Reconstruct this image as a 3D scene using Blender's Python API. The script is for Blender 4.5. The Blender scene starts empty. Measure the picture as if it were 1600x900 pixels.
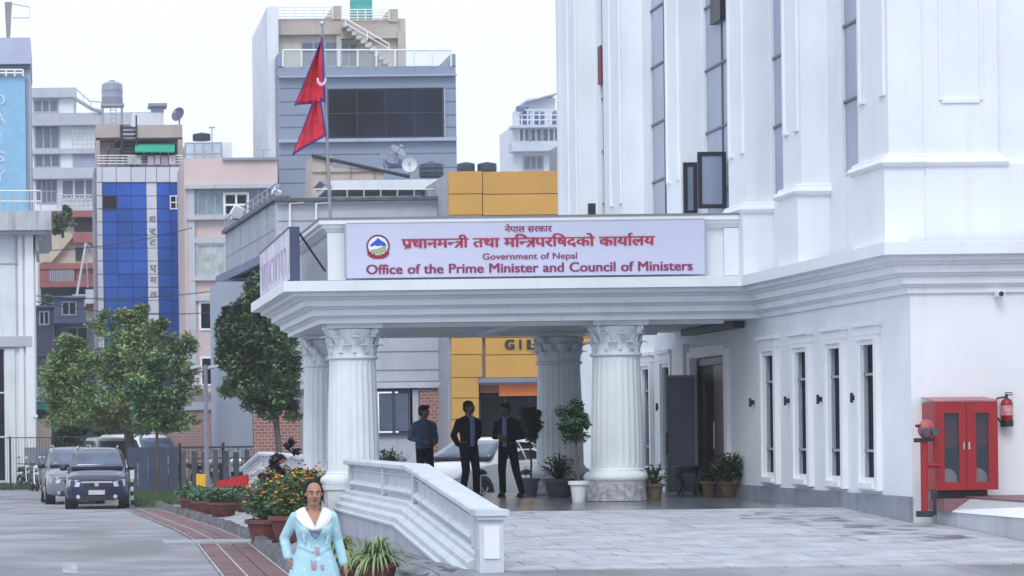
import bpy, bmesh, math, random
from math import sin, cos, pi, radians, sqrt, atan2
from mathutils import Vector, Matrix
random.seed(7)
SC = bpy.context.scene
COL = bpy.context.collection

# ------------------------------------------------------------------ camera, world, sun, exposure
FPX, PX, PY, H = 4500.0, 90.0, 680.0, 2.0          # focal length in photo pixels, principal pixel, eye height
ROLL = radians(0.7); CR, SR = cos(ROLL), sin(ROLL)
cam = bpy.data.cameras.new('camera'); cam_o = bpy.data.objects.new('camera', cam); COL.objects.link(cam_o)
cam.sensor_width = 36; cam.sensor_fit = 'HORIZONTAL'; cam.lens = 36 * FPX / 1600
cam.shift_x = (800 - PX) / 1600; cam.shift_y = (PY - 450) / 1600
cam.clip_start = 0.5; cam.clip_end = 3000
cam.dof.use_dof = True; cam.dof.focus_distance = 48; cam.dof.aperture_fstop = 6.3
cam_o.matrix_world = Matrix(((CR, SR, 0, 0), (0, 0, -1, 0), (-SR, CR, 0, H), (0, 0, 0, 1)))
SC.camera = cam_o
W = bpy.data.worlds.new('World'); SC.world = W; W.use_nodes = True
nt = W.node_tree; nt.nodes.clear()
sky = nt.nodes.new('ShaderNodeTexSky'); sky.sky_type = 'NISHITA'; sky.sun_disc = False
SUN_EL, SUN_AZ = radians(45), radians(197)          # azimuth clockwise from +Y: behind the camera, a little to the left
sky.sun_elevation = SUN_EL; sky.sun_rotation = SUN_AZ; sky.dust_density = 6; sky.air_density = 1.0
hsv = nt.nodes.new('ShaderNodeHueSaturation'); hsv.inputs['Saturation'].default_value = 0.12
mixw = nt.nodes.new('ShaderNodeMix'); mixw.data_type = 'RGBA'; mixw.inputs['Factor'].default_value = 0.86
mixw.inputs['B'].default_value = (10.4, 11.4, 13.2, 1)   # the closed cloud cover, in the sky's own units
bg = nt.nodes.new('ShaderNodeBackground'); bg.inputs['Strength'].default_value = 0.1
ow = nt.nodes.new('ShaderNodeOutputWorld')
nt.links.new(sky.outputs[0], hsv.inputs['Color']); nt.links.new(hsv.outputs[0], mixw.inputs['A'])
nt.links.new(mixw.outputs['Result'], bg.inputs['Color']); nt.links.new(bg.outputs[0], ow.inputs[0])
sun = bpy.data.lights.new('sun', 'SUN'); sun.energy = 1.1; sun.angle = radians(22); sun.color = (1, .97, .93)
sun_o = bpy.data.objects.new('sun', sun); COL.objects.link(sun_o)
sd = Vector((sin(SUN_AZ) * cos(SUN_EL), cos(SUN_AZ) * cos(SUN_EL), sin(SUN_EL)))
sun_o.rotation_euler = sd.to_track_quat('Z', 'Y').to_euler(); sun_o.location = (0, -20, 40)
SC.view_settings.view_transform = 'Standard'; SC.view_settings.look = 'None'
SC.view_settings.exposure = 0.1; SC.cycles.volume_bounces = 2; SC.view_settings.gamma = 1.0

# ------------------------------------------------------------------ helpers
def wp(px, py, Y):
    a, b = px - PX, PY - py
    return Vector(((a * CR + b * SR) / FPX * Y, Y, (-a * SR + b * CR) / FPX * Y + H))

class MB:
    def __init__(s): s.v = []; s.f = []
    def add(s, vs, fs):
        n = len(s.v); s.v += [tuple(v) for v in vs]; s.f += [tuple(i + n for i in f) for f in fs]; return s
    def box(s, x0, x1, y0, y1, z0, z1):
        return s.add([(x0,y0,z0),(x1,y0,z0),(x1,y1,z0),(x0,y1,z0),(x0,y0,z1),(x1,y0,z1),(x1,y1,z1),(x0,y1,z1)],
                     [(0,3,2,1),(4,5,6,7),(0,1,5,4),(1,2,6,5),(2,3,7,6),(3,0,4,7)])
    def pb(s, a, b, c, d, Y, D=.3):                 # facade box: photo columns a..b, rows c..d, front at Y, D deep
        p, q = wp(a, (c + d) / 2, Y), wp(b, (c + d) / 2, Y)
        t, u = wp((a + b) / 2, c, Y), wp((a + b) / 2, d, Y)
        return s.box(p.x, q.x, Y, Y + D, u.z, t.z)
    def prism(s, pts, h, ax='y'):                   # polygon pts (3-D) extruded by vector h
        h = Vector(h); n = len(pts); a = [Vector(p) for p in pts]
        s.add(a + [p + h for p in a], [tuple(range(n)), tuple(range(2*n-1, n-1, -1))] + [(i, i+n, (i+1) % n + n, (i+1) % n) for i in range(n)])
        return s
    def cyl(s, p0, p1, r0, r1=None, n=10, caps=True):
        p0, p1 = Vector(p0), Vector(p1); r1 = r0 if r1 is None else r1
        d = (p1 - p0).normalized(); u = d.orthogonal().normalized(); w = d.cross(u)
        vs = []
        for p, r in ((p0, r0), (p1, r1)):
            vs += [p + (u * cos(2*pi*i/n) + w * sin(2*pi*i/n)) * r for i in range(n)]
        fs = [(i, (i+1) % n, (i+1) % n + n, i + n) for i in range(n)]
        if caps: fs += [tuple(range(n-1, -1, -1)), tuple(range(n, 2*n))]
        return s.add(vs, fs)
    def tube(s, pts, r, n=6):
        pts = [Vector(p) for p in pts]
        rs = r if isinstance(r, (list, tuple)) else [r] * len(pts)
        vs = []
        ref = Vector((0.31, 0.17, 0.93))
        for i, p in enumerate(pts):
            d = (pts[min(i+1, len(pts)-1)] - pts[max(i-1, 0)]).normalized()
            u = d.cross(ref).normalized(); w = d.cross(u)
            vs += [p + (u * cos(2*pi*k/n) + w * sin(2*pi*k/n)) * rs[i] for k in range(n)]
        fs = []
        for i in range(len(pts) - 1):
            fs += [(i*n+k, i*n+(k+1) % n, (i+1)*n+(k+1) % n, (i+1)*n+k) for k in range(n)]
        fs += [tuple(range(n-1, -1, -1)), tuple(range((len(pts)-1)*n, len(pts)*n))]
        return s.add(vs, fs)
    def lathe(s, prof, c=(0, 0, 0), n=24, flute=0, fl=(0, 0)):
        vs = []
        for (r, z) in prof:
            for k in range(n):
                rr = r
                if flute and fl[0] < z < fl[1]: rr = r * (1 - .028 * (k % 2))
                vs.append((c[0] + rr * cos(2*pi*k/n), c[1] + rr * sin(2*pi*k/n), c[2] + z))
        m = len(prof)
        fs = [(i*n+k, i*n+(k+1) % n, (i+1)*n+(k+1) % n, (i+1)*n+k) for i in range(m-1) for k in range(n)]
        fs += [tuple(range(n-1, -1, -1)), tuple(range((m-1)*n, m*n))]
        return s.add(vs, fs)
    def ell(s, c, r, n=14, m=9, rot=None):
        vs = []; rot = rot or Matrix.Identity(3)
        for j in range(m + 1):
            t = pi * j / m
            for k in range(n):
                vs.append(Vector(c) + rot @ Vector((r[0]*sin(t)*cos(2*pi*k/n), r[1]*sin(t)*sin(2*pi*k/n), r[2]*cos(t))))
        fs = [(j*n+k, (j+1)*n+k, (j+1)*n+(k+1) % n, j*n+(k+1) % n) for j in range(m) for k in range(n)]
        return s.add(vs, fs)
    def cap(s, p0, p1, r0, r1, n=14):               # tapered capsule with round ends
        p0, p1 = Vector(p0), Vector(p1); d = (p1 - p0); L = d.length; d = d / max(L, 1e-6)
        u = d.orthogonal().normalized(); w = d.cross(u); vs = []; rings = []
        for j in range(5): a = pi/2 * j / 4; rings.append((p0 - d * r0 * cos(a), r0 * sin(a)))
        for j in range(5): a = pi/2 * j / 4; rings.append((p1 + d * r1 * sin(a), r1 * cos(a)))
        for p, r in rings:
            vs += [p + (u*cos(2*pi*k/n) + w*sin(2*pi*k/n)) * max(r, 1e-4) for k in range(n)]
        m = len(rings)
        fs = [(j*n+k, j*n+(k+1) % n, (j+1)*n+(k+1) % n, (j+1)*n+k) for j in range(m-1) for k in range(n)]
        fs += [tuple(range(n-1, -1, -1)), tuple(range((m-1)*n, m*n))]
        return s.add(vs, fs)
    def grid(s, fn, nu, nv):
        vs = [fn(i/nu, j/nv) for j in range(nv+1) for i in range(nu+1)]
        return s.add(vs, [(j*(nu+1)+i, j*(nu+1)+i+1, (j+1)*(nu+1)+i+1, (j+1)*(nu+1)+i) for j in range(nv) for i in range(nu)])
    def plate(s, fn, nu, nv, th):                   # a curved sheet with thickness th (vector)
        th = Vector(th); s.grid(fn, nu, nv); n0 = len(s.v) - (nu+1)*(nv+1)
        s.grid(lambda a, b: Vector(fn(a, b)) + th, nu, nv)
        m = (nu+1)*(nv+1); ring = [i for i in range(nu+1)] + [j*(nu+1)+nu for j in range(1, nv+1)] + [nv*(nu+1)+i for i in range(nu-1, -1, -1)] + [j*(nu+1) for j in range(nv-1, 0, -1)]
        k = len(ring)
        s.f += [(n0+ring[i], n0+ring[(i+1) % k], n0+m+ring[(i+1) % k], n0+m+ring[i]) for i in range(k)]
        return s

MESH = {}
def origin(o):
    v = Vector((0, 0, 0))
    while o: v += o.location; o = o.parent
    return v
def link(name, me, parent=None):
    o = bpy.data.objects.new(name, me); COL.objects.link(o)
    if parent: o.parent = parent
    return o
def part(name, mb, mat, parent=None, local=False, smooth=False, bevel=0, label=None, kind=None):
    """one mesh object; vertices are given in world coordinates unless local"""
    off = Vector((0, 0, 0)) if (local or not parent) else origin(parent)
    me = bpy.data.meshes.new(name)
    me.from_pydata([(v[0]-off.x, v[1]-off.y, v[2]-off.z) for v in mb.v], [], mb.f)
    bm = bmesh.new(); bm.from_mesh(me); bmesh.ops.recalc_face_normals(bm, faces=bm.faces); bm.to_mesh(me); bm.free()
    if smooth:
        me.polygons.foreach_set('use_smooth', [True] * len(me.polygons))
        if smooth != 'full': me.set_sharp_from_angle(angle=radians(40))
    me.materials.append(mat)
    o = link(name, me, parent)
    if bevel:
        b = o.modifiers.new('bevel', 'BEVEL'); b.width = bevel; b.segments = 2; b.limit_method = 'ANGLE'
    if label: o['label'] = label
    if kind: o['kind'] = kind
    return o
def thing(name, label, cat, loc, group=None, rotz=0):
    o = link(name, None); o.location = loc; o.rotation_euler = (0, 0, rotz); o['label'] = label; o['category'] = cat
    if group: o['group'] = group
    return o
def tag(o, label, cat, group=None):
    o['label'] = label; o['category'] = cat
    if group: o['group'] = group
    return o
def struct(o): o['kind'] = 'structure'; return o
def kids(o): return [c for c in bpy.data.objects if c.parent == o]
def dup(o, loc=None, rotz=None, label=None, parent=None, scale=None):
    c = o.copy(); COL.objects.link(c)
    if parent: c.parent = parent
    if loc is not None: c.location = loc
    if rotz is not None: c.rotation_euler = (0, 0, rotz)
    if label: c['label'] = label
    if scale: c.scale = scale
    for k in kids(o): dup(k, parent=c)
    return c

# ------------------------------------------------------------------ materials
def lin(r, g, b):
    return tuple(((c/255)/12.92 if c/255 <= .04045 else ((c/255+.055)/1.055)**2.4) for c in (r, g, b))
def M(name, col, rough=.7, var=.12, scale=1.5, bump=0., bscale=30, metal=0., dirt=0., dcol=(.16, .17, .19), rnd=0., alpha=None, spec=.5, wet=0., coat=0., wrough=.12):
    m = bpy.data.materials.new(name); m.use_nodes = True; t = m.node_tree; N = t.nodes; L = t.links
    b = N['Principled BSDF']; b.inputs['Roughness'].default_value = rough; b.inputs['Metallic'].default_value = metal
    b.inputs['Specular IOR Level'].default_value = spec; b.inputs['Coat Weight'].default_value = coat
    geo = N.new('ShaderNodeNewGeometry')
    def noise(sc, det=4, vec=None, mp=None):
        n = N.new('ShaderNodeTexNoise'); n.inputs['Scale'].default_value = sc; n.inputs['Detail'].default_value = det
        if mp:
            q = N.new('ShaderNodeMapping'); q.inputs['Scale'].default_value = mp; L.new(geo.outputs['Position'], q.inputs[0]); L.new(q.outputs[0], n.inputs['Vector'])
        else: L.new(geo.outputs['Position'], n.inputs['Vector'])
        return n.outputs['Fac']
    def ramp(x, a, c, lo=0., hi=1.):
        r = N.new('ShaderNodeMapRange'); r.inputs[1].default_value = a; r.inputs[2].default_value = c
        r.inputs[3].default_value = lo; r.inputs[4].default_value = hi; L.new(x, r.inputs[0]); return r.outputs[0]
    def mix(fac, A, B):
        x = N.new('ShaderNodeMix'); x.data_type = 'RGBA'
        for i, vv in ((0, fac), (6, A), (7, B)):
            if isinstance(vv, tuple): x.inputs[i].default_value = (*vv[:3], 1)
            elif isinstance(vv, (int, float)): x.inputs[i].default_value = vv
            else: L.new(vv, x.inputs[i])
        return x.outputs[2]
    lo = tuple(max(0, c*(1-var)) for c in col); hi = tuple(min(1, c*(1+var)) for c in col)
    c = mix(ramp(noise(scale, 6), .3, .7), lo, hi)
    if dirt:
        c = mix(ramp(noise(1.0, 5, mp=(3.2, 3.2, .35)), .55, .8, 0, dirt), c, dcol)
        c = mix(ramp(noise(.7, 6), .58, .8, 0, dirt*.6), c, dcol)
    if rnd:
        oi = N.new('ShaderNodeObjectInfo'); x = N.new('ShaderNodeHueSaturation'); L.new(ramp(oi.outputs['Random'], 0, 1, 1-rnd, 1+rnd), x.inputs['Value']); L.new(c, x.inputs['Color']); c = x.outputs[0]
    if wet:
        wf = ramp(noise(.35, 5, mp=(1, .45, 1)), .5, .62, 0, wet)
        c = mix(wf, c, tuple(v*.5 for v in col))
        r = N.new('ShaderNodeMath'); r.operation = 'MULTIPLY_ADD'; L.new(wf, r.inputs[0]); r.inputs[1].default_value = -(rough-wrough); r.inputs[2].default_value = rough
        L.new(r.outputs[0], b.inputs['Roughness'])
    L.new(c, b.inputs['Base Color'])
    if bump:
        bp = N.new('ShaderNodeBump'); bp.inputs['Strength'].default_value = bump; bp.inputs['Distance'].default_value = .02
        L.new(noise(bscale, 5), bp.inputs['Height']); L.new(bp.outputs[0], b.inputs['Normal'])
    if alpha is not None: b.inputs['Alpha'].default_value = alpha
    return m
def glassy(name, col, rough=.08, var=.3, scale=.6, spec=.8):
    return M(name, col, rough=rough, var=var, scale=scale, spec=spec)

white = M('white_plaster', (.76, .80, .84), .75, .045, .8, .2, 30, dirt=.24, dcol=(.46, .48, .53))
white_c = M('cornice_plaster', (.75, .80, .84), .7, .03, 1.2, .05, 40, dirt=.2, dcol=(.28, .30, .35))
white_p = M('white_paint', (.8, .82, .85), .5, .03, 2)
column_m = M('column_plaster', (.74, .79, .82), .7, .05, 2, .25, 25, dirt=.28, dcol=(.35, .37, .42))
wall_st = M('weathered_marble', (.58, .63, .69), .6, .08, 3, .15, 20, dirt=.5, dcol=(.33, .35, .41))
marble = M('grey_granite', (.30, .32, .37), .45, .35, 14, .1, 60)
plinth_m = M('rough_granite', (.42, .43, .46), .75, .4, 11, .9, 18)
skirt_m = M('skirting_granite', (.26, .28, .34), .4, .15, 3, rnd=.06)
dark = M('dark_frame', (.03, .035, .05), .4, .1)
black = M('black_metal', (.02, .02, .028), .45, .2)
glass_d = glassy('dark_window_glass', (.008, .011, .022), .15, spec=.2)
glass_g = glassy('grey_window_glass', (.29, .33, .45), .2, .15, .5, spec=.4)
glass_b = glassy('blue_window_glass', (.22, .27, .36), .1, .3, .3)
slit_g = M('black_slit_glass', (.008, .010, .022), .35, .5, .8, spec=.03)
steel = M('steel', (.55, .57, .6), .35, .1, metal=.8)
galv = M('galvanised_paint', (.34, .36, .42), .5, .12)
purple = M('print_purple', lin(135, 42, 95), .6, .05)
crimson = M('print_crimson', lin(165, 40, 75), .6, .05)
ban_m = M('banner_vinyl', (.53, .55, .70), .45, .03, .6)
red = M('red_paint', (.30, .010, .016), .4, .1, 3)
red_d = M('dark_red_paint', (.25, .02, .03), .5, .2, 3)

# ------------------------------------------------------------------ ground
def lerp(a, b, t): t = max(0, min(1, t)); return a + (b - a) * t
def gz(x, y):
    hr = lerp(2.0, 2.2, (y - 60) / 26)
    hw = lerp(1.64, 1.70, (y - 34) / 14); hw = lerp(hw, hr, (y - 60) / 15)
    if y < 34: hw = lerp(1.64, 2.0, (34 - y) / 7)
    t = max(0, min(1, (x - 3.55) / 1.0)); t = t*t*(3-2*t)
    return H - lerp(hr, hw, t)
road_m = M('wet_concrete_road', (.27, .272, .30), .75, .3, .55, .25, 18, dirt=.6, dcol=(.11, .12, .15), wet=.9, wrough=.5)
ys = [-30, 0, 10, 20, 24, 26, 28, 30, 31, 32, 33, 34, 36, 38, 40, 44, 48, 52, 56, 60, 64, 68, 72, 76, 80, 84, 86, 90, 100, 115, 140, 200, 400, 520]
xs = [-200, -100, -30, -15, -8, -4, -1, 0, 1, 2, 3, 3.3, 3.55, 3.7, 3.85, 4.0, 4.15, 4.3, 4.45, 4.6, 5, 6, 8, 12, 20, 40, 120, 250]
g = MB(); g.add([(x, y, gz(x, y)) for y in ys for x in xs], [(j*len(xs)+i, j*len(xs)+i+1, (j+1)*len(xs)+i+1, (j+1)*len(xs)+i) for j in range(len(ys)-1) for i in range(len(xs)-1)])
struct(part('road', g, road_m, smooth='full'))
# paved apron beside the ramp wall
pav_m = M('grey_paving', (.2, .21, .25), .55, .25, 2, .3, 20, rnd=.12)
ap = struct(link('pavement', None))
sub = MB(); sub.grid(lambda a, b: (4.02 + a*.75, 31 + b*18, gz(4.02 + a*.75, 31 + b*18) + .005), 4, 30)
part('paving_bed', sub, M('joint_grout', (.08, .085, .1), .8), ap)
for j in range(27):
    y = 31.1 + j*.62
    for i in range(2):
        x = 4.05 + i*.36; z = gz(x + .17, y + .3)
        e = .012 + random.random()*.004; c4 = [(x, y), (x+.345, y), (x+.345, y+.60), (x, y+.60)]; part('slab', MB().add([(u, v, gz(u, v) - .02) for u, v in c4] + [(u, v, gz(u, v) + e) for u, v in c4], [(0,3,2,1),(4,5,6,7),(0,1,5,4),(1,2,6,5),(2,3,7,6),(3,0,4,7)]), pav_m, ap)
# ------------------------------------------------------------------ porch floor and ramp
FZ = .74
fl_m = M('polished_floor_granite', (.15, .16, .19), .25, .3, 1.2, .05, 10, rnd=.1, wet=.5)
fl = struct(link('porch_floor', None)); part('floor_bed', MB().box(5.16, 12.35, 44.4, 57.9, -.2, FZ - .012), M('floor_grout', (.07, .075, .09), .5), fl)
for i in range(6):
    for j in range(11):
        x = 5.17 + i*1.157; y = 44.42 + j*1.22
        part('tile', MB().box(x, x+1.149, y, y+1.212, FZ-.03, FZ), fl_m, fl)
ramp_m = M('ramp_paver', (.42, .435, .475), .6, .2, 2.2, .35, 25, dirt=.45, dcol=(.24, .245, .28), rnd=.05)
rp = struct(link('ramp', None))
def rz(y): return lerp(.36, FZ, (y - 33.7) / 10.7)
part('ramp_bed', MB().prism([(5.16, 33.72, -.3), (5.16, 44.4, -.3), (5.16, 44.4, FZ - .02), (5.16, 33.72, .345)], (7.24, 0, 0)), M('ramp_grout', (.19, .20, .23), .8), rp)
for j in range(18):
    y0 = 33.72 + j*.593; y1 = y0 + .578; sh = .28 if j % 2 else 0
    x = 5.17 - sh
    while x < 12.38:
        a, b = max(x, 5.17), min(x + .655, 12.4)
        if b - a > .1:
            e = random.random()*.004
            part('paver', MB().add([(a,y0,rz(y0)-.05),(b,y0,rz(y0)-.05),(b,y1,rz(y1)-.05),(a,y1,rz(y1)-.05),(a,y0,rz(y0)+e),(b,y0,rz(y0)+e),(b,y1,rz(y1)+e),(a,y1,rz(y1)+e)],
                 [(0,3,2,1),(4,5,6,7),(0,1,5,4),(1,2,6,5),(2,3,7,6),(3,0,4,7)]), ramp_m, rp)
        x += .668
# water stains lying on the ramp: a dark patch with its own outline
st_m = M('damp_stain', (.17, .17, .19), .35, .3, 2); st_n = st_m.node_tree
_n = st_n.nodes.new('ShaderNodeTexNoise'); _n.inputs['Scale'].default_value = 2.6; _n.inputs['Detail'].default_value = 8; _g = st_n.nodes.new('ShaderNodeNewGeometry'); _r = st_n.nodes.new('ShaderNodeMapRange'); _r.inputs[1].default_value = .47; _r.inputs[2].default_value = .68; _r.inputs[4].default_value = .75
st_n.links.new(_g.outputs['Position'], _n.inputs['Vector']); st_n.links.new(_n.outputs['Fac'], _r.inputs[0]); st_n.links.new(_r.outputs[0], st_n.nodes['Principled BSDF'].inputs['Alpha'])
for (cx, cy, rx, ry, sd_) in ((10.7, 41.9, .8, 1.5, 1), (11.1, 39.8, .8, 1.2, 2), (11.2, 38.0, .9, .9, 3), (6.6, 43.6, .8, .6, 5)):
    random.seed(sd_); pts = []
    for k in range(24):
        a = 2*pi*k/24; r = .75 + .35*random.random(); x, y = cx + rx*r*cos(a), cy + ry*r*sin(a); pts.append((x, y, rz(y) + .009))
    s_ = part('damp_patch', MB().add(pts, [tuple(range(24))]), st_m, rp)

# ------------------------------------------------------------------ the government building
GB = thing('government_building', 'large white government building with fluted column porch and tall narrow windows', 'building', (12.1, 40.8, .7))
WX, WY, WE = 12.1, 40.8, 66.4
def wall_cells(mb, u0, u1, z0, z1, ops, fn):
    us = sorted({u0, u1, *[o[0] for o in ops], *[o[1] for o in ops]}); zs = sorted({z0, z1, *[o[2] for o in ops], *[o[3] for o in ops]})
    for a, b in zip(us, us[1:]):
        run = None
        for c, d in zip(zs, zs[1:]):
            solid = not any(o[0] < (a+b)/2 < o[1] and o[2] < (c+d)/2 < o[3] for o in ops)
            if solid: run = [c, d] if run is None else [run[0], d]
            if (not solid or d == zs[-1]) and run: fn(mb, a, b, run[0], run[1]); run = None
def yw(px, X): return X*FPX/(px - PX)               # depth at which the photo column px meets the plane X
slits = [42.83, 44.66, 46.66, 48.78, 57.0, 58.95, 61.1, 63.2]
ops = [(y - .36, y + .36, 1.22, 3.2) for y in slits] + [(52.0, 54.7, FZ, 3.3)]
wl = MB(); wall_cells(wl, WY, WE, .2, 3.95, ops, lambda m, a, b, c, d: m.box(WX, WX+.4, a, b, c, d))
wl.box(WX + .4, 22, WY, WY + .4, .2, 3.95)
wl.box(WX, 22, WE, WE + .3, .2, 3.95)
part('wall', wl, white, GB)
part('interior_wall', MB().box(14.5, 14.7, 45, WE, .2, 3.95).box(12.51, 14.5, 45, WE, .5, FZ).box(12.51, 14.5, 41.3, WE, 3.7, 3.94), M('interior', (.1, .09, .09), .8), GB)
for k, y in enumerate(slits):                       # deep surround, apron sill, label mould, glazing bars
    s = MB(); q, r, e = .36, .42, .56
    for (u, v) in ((y-e, y-r), (y+r, y+e)): s.box(WX-.085, WX, u, v, 1.03, 3.34)
    s.box(WX-.085, WX, y-r, y+r, 3.27, 3.34).box(WX-.085, WX, y-r, y+r, 1.03, 1.15)
    for (u, v) in ((y-r, y-q), (y+q, y+r)): s.box(WX-.05, WX-.001, u, v, 1.15, 3.27)
    s.box(WX-.05, WX-.001, y-q, y+q, 3.2, 3.27)
    s.box(WX-.13, WX, y-.62, y+.62, 3.47, 3.54).box(WX-.09, WX, y-.58, y+.58, 3.341, 3.469)
    w = part('window', s, white_p, GB)
    part('sill', MB().box(WX-.13, WX-.086, y-.42, y+.42, 1.06, 1.14), white_p, w)
    part('glazing_bar', MB().box(WX+.0, WX+.04, y-q, y+q, 1.60, 1.64).box(WX+.0, WX+.04, y-q, y+q, 2.74, 2.78).box(WX+.0, WX+.05, y-q, y-q+.05, 1.22, 3.2).box(WX+.0, WX+.05, y+q-.05, y+q, 1.22, 3.2), galv, w)
    part('pane', MB().box(WX+.051, WX+.06, y-q, y+q, 1.22, 3.2), slit_g, w)
# skirting slabs
y = WY - .02
while y < 51.6:
    part('skirting_slab', MB().box(WX-.05, WX-.001, y, min(y+.9, 51.7), .6, .98), skirt_m, GB); y += .91
# door
dm = M('dark_wood', (.035, .018, .014), .35, .4, 4)
df = MB().box(WX+.05, WX+.2, 51.995, 52.12, FZ, 3.29).box(WX+.05, WX+.2, 54.58, 54.69, FZ, 3.29).box(WX+.05, WX+.2, 52.12, 54.58, 3.16, 3.29)
d = part('door', MB().box(WX+.06, WX+.11, 52.13, 53.33, FZ+.01, 3.15), M('red_brown_wood', (.09, .035, .028), .4, .4, 4), GB, label='closed red-brown wooden leaf')
part('door_frame', df, dm, d); part('handle', MB().cyl((WX+.03, 53.2, 1.6), (WX+.03, 53.2, 2.1), .015), steel, d)
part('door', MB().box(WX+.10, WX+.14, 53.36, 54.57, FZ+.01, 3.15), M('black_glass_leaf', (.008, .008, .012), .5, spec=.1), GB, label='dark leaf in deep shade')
sr = MB().box(WX-.08, WX, 51.74, 51.97, FZ, 3.42).box(WX-.08, WX, 54.72, 54.95, FZ, 3.42).box(WX-.08, WX, 51.97, 54.72, 3.31, 3.5)
part('door_surround', sr, white_p, GB)
part('ceiling_slot', MB().box(WX-.22, WX-.02, 50.6, 54.8, 3.74, 3.855), dark, GB); part('door_pilaster', MB().box(WX-.12, WX-.001, 55.1, 56.1, FZ+.01, 3.6), white_p, GB)
# cornice swept round the building and the porch
PF, PL, PB = 49.5, 4.6, 56.3
path = [((26, WY), None), ((WX, WY), .50), ((WX, PF), .50), ((PL, PF), .74), ((PL, PB), .74), ((WX+.3, PB), .74)]
prof = [(0, 3.86), (.10, 3.86), (.10, 3.945), (.16, 3.95), (.20, 3.975), (.28, 3.99), (.28, 4.095), (.36, 4.10), (.41, 4.13), (.50, 4.145), (.50, 4.25), (.58, 4.255), (.64, 4.29), (.76, 4.31), (.76, 4.37), (.90, 4.375), (1.0, 4.385), (1.0, 4.56), (-.02, 4.60)]
def sweep(pts, offs, prof, close=False):
    mb = MB(); n = len(prof); P = [Vector(p) for p in pts]; rows = []
    for i in range(len(P)):
        row = []
        for (o, z) in prof:
            # outward normal of a segment (a->b) lies to the left of travel here
            def ln(a, b, d): t = (b - a).normalized(); nn = Vector((t.y, -t.x)) * -1; return (a + nn * d * o, t)
            segs = []
            if i > 0: segs.append(ln(P[i-1], P[i], offs[i-1]))
            if i < len(P)-1: segs.append(ln(P[i], P[i+1], offs[i]))
            if len(segs) == 1:
                q = segs[0][0] if i == 0 else segs[0][0] + (P[i]-P[i-1])
            else:
                (a, t), (b, u) = segs; det = t.x*u.y - t.y*u.x
                s = ((b.x-a.x)*u.y - (b.y-a.y)*u.x)/det; q = a + t*s
            row.append((q.x, q.y, z))
        rows.append(row)
    vs = [p for r in rows for p in r]
    fs = [(i*n+k, i*n+(k+1) % n, (i+1)*n+(k+1) % n, (i+1)*n+k) for i in range(len(rows)-1) for k in range(n)]
    fs += [tuple(range(n)), tuple(range((len(rows)-1)*n, len(rows)*n))]
    return mb.add(vs, fs)
cpts = [(26, WY), (WX, WY), (WX, PF), (PL, PF), (PL, PB), (WX+.3, PB)]
def flip(offs): return list(offs)
co = sweep(cpts, flip([.50, .50, .74, .74, .74]), prof)
part('cornice', co, white_c, GB)
slab = MB().box(PL+.01, WX, PF+.01, PB-.01, 3.87, 4.585)
part('porch_roof', slab, white_c, GB)
part('soffit_coffer', MB().box(PL+.9, WX-.5, PF+.55, PF+.7, 3.80, 3.869).box(PL+.9, WX-.5, PB-.7, PB-.55, 3.80, 3.869).box(PL+.75, PL+.9, PF+.55, PB-.55, 3.80, 3.869).box(8.1, 8.4, PF+.7, PB-.7, 3.80, 3.869), white_c, GB)
# porch parapet with coping
pp = MB().box(PL+.16, WX, PF+.32, PF+.55, 4.60, 5.45).box(PL+.16, PL+.4, PF+.55, PB+.0, 4.60, 5.45)
pp.box(PL+.1, PL+.42, PF+.24, PF+.319, 4.62, 5.44).box(11.55, 11.9, PF+.24, PF+.319, 4.62, 5.44)
pt = part('parapet', pp, white, GB)
cp = [(WX, PF+.34), (PL+.17, PF+.34), (PL+.17, PB)]
cprof = [(0, 5.44), (.08, 5.45), (.12, 5.5), (.16, 5.52), (.16, 5.56), (.22, 5.58), (.22, 5.66), (-.45, 5.68), (-.45, 5.45)]
part('coping', sweep(cp, flip([1, 1]), cprof), white_p, pt)
part('lead_flashing', sweep(cp, flip([1, 1]), [(.225, 5.655), (.235, 5.655), (.235, 5.69), (-.45, 5.69), (-.45, 5.681)]), M('flashing', (.2, .21, .25), .5), pt)
# ---- upper storeys
UX = 12.32; ZT = 14.0
gl = [(44.05, 45.0, 0), (48.7, 49.55, 'b'), (52.9, 54.5, 'c'), (58.2, 59.5, 'd'), (64.35, 64.9, 'e')]
bays = [(41.0, 42.55), (45.8, 46.95), (49.45, 50.75), (54.6, 55.9), (60.2, 61.6), (65.3, 66.6)]
openings = []
glz = [(43.0, 45.0), (47.6, 49.42), (51.9, 54.55), (57.0, 59.5), (64.55, 64.9)]
zg = [5.87, 5.95, 5.2, 4.7, 4.7]
uw = MB()
wall_cells(uw, 41.2, 67.6, 4.5, ZT, [(a, b, zz, ZT-.4) for (a, b), zz in zip(glz, zg)], lambda m, a, b, c, d: m.box(UX, UX+.45, a, b, c, d))
uw.box(UX+.45, 24, 41.25, 41.6, 4.5, ZT).box(11.86, 24, 67.6, 67.9, 4.5, ZT).box(UX, 24, 41.6, 67.6, ZT, ZT+.2)
part('upper_wall', uw, white, GB)
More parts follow.
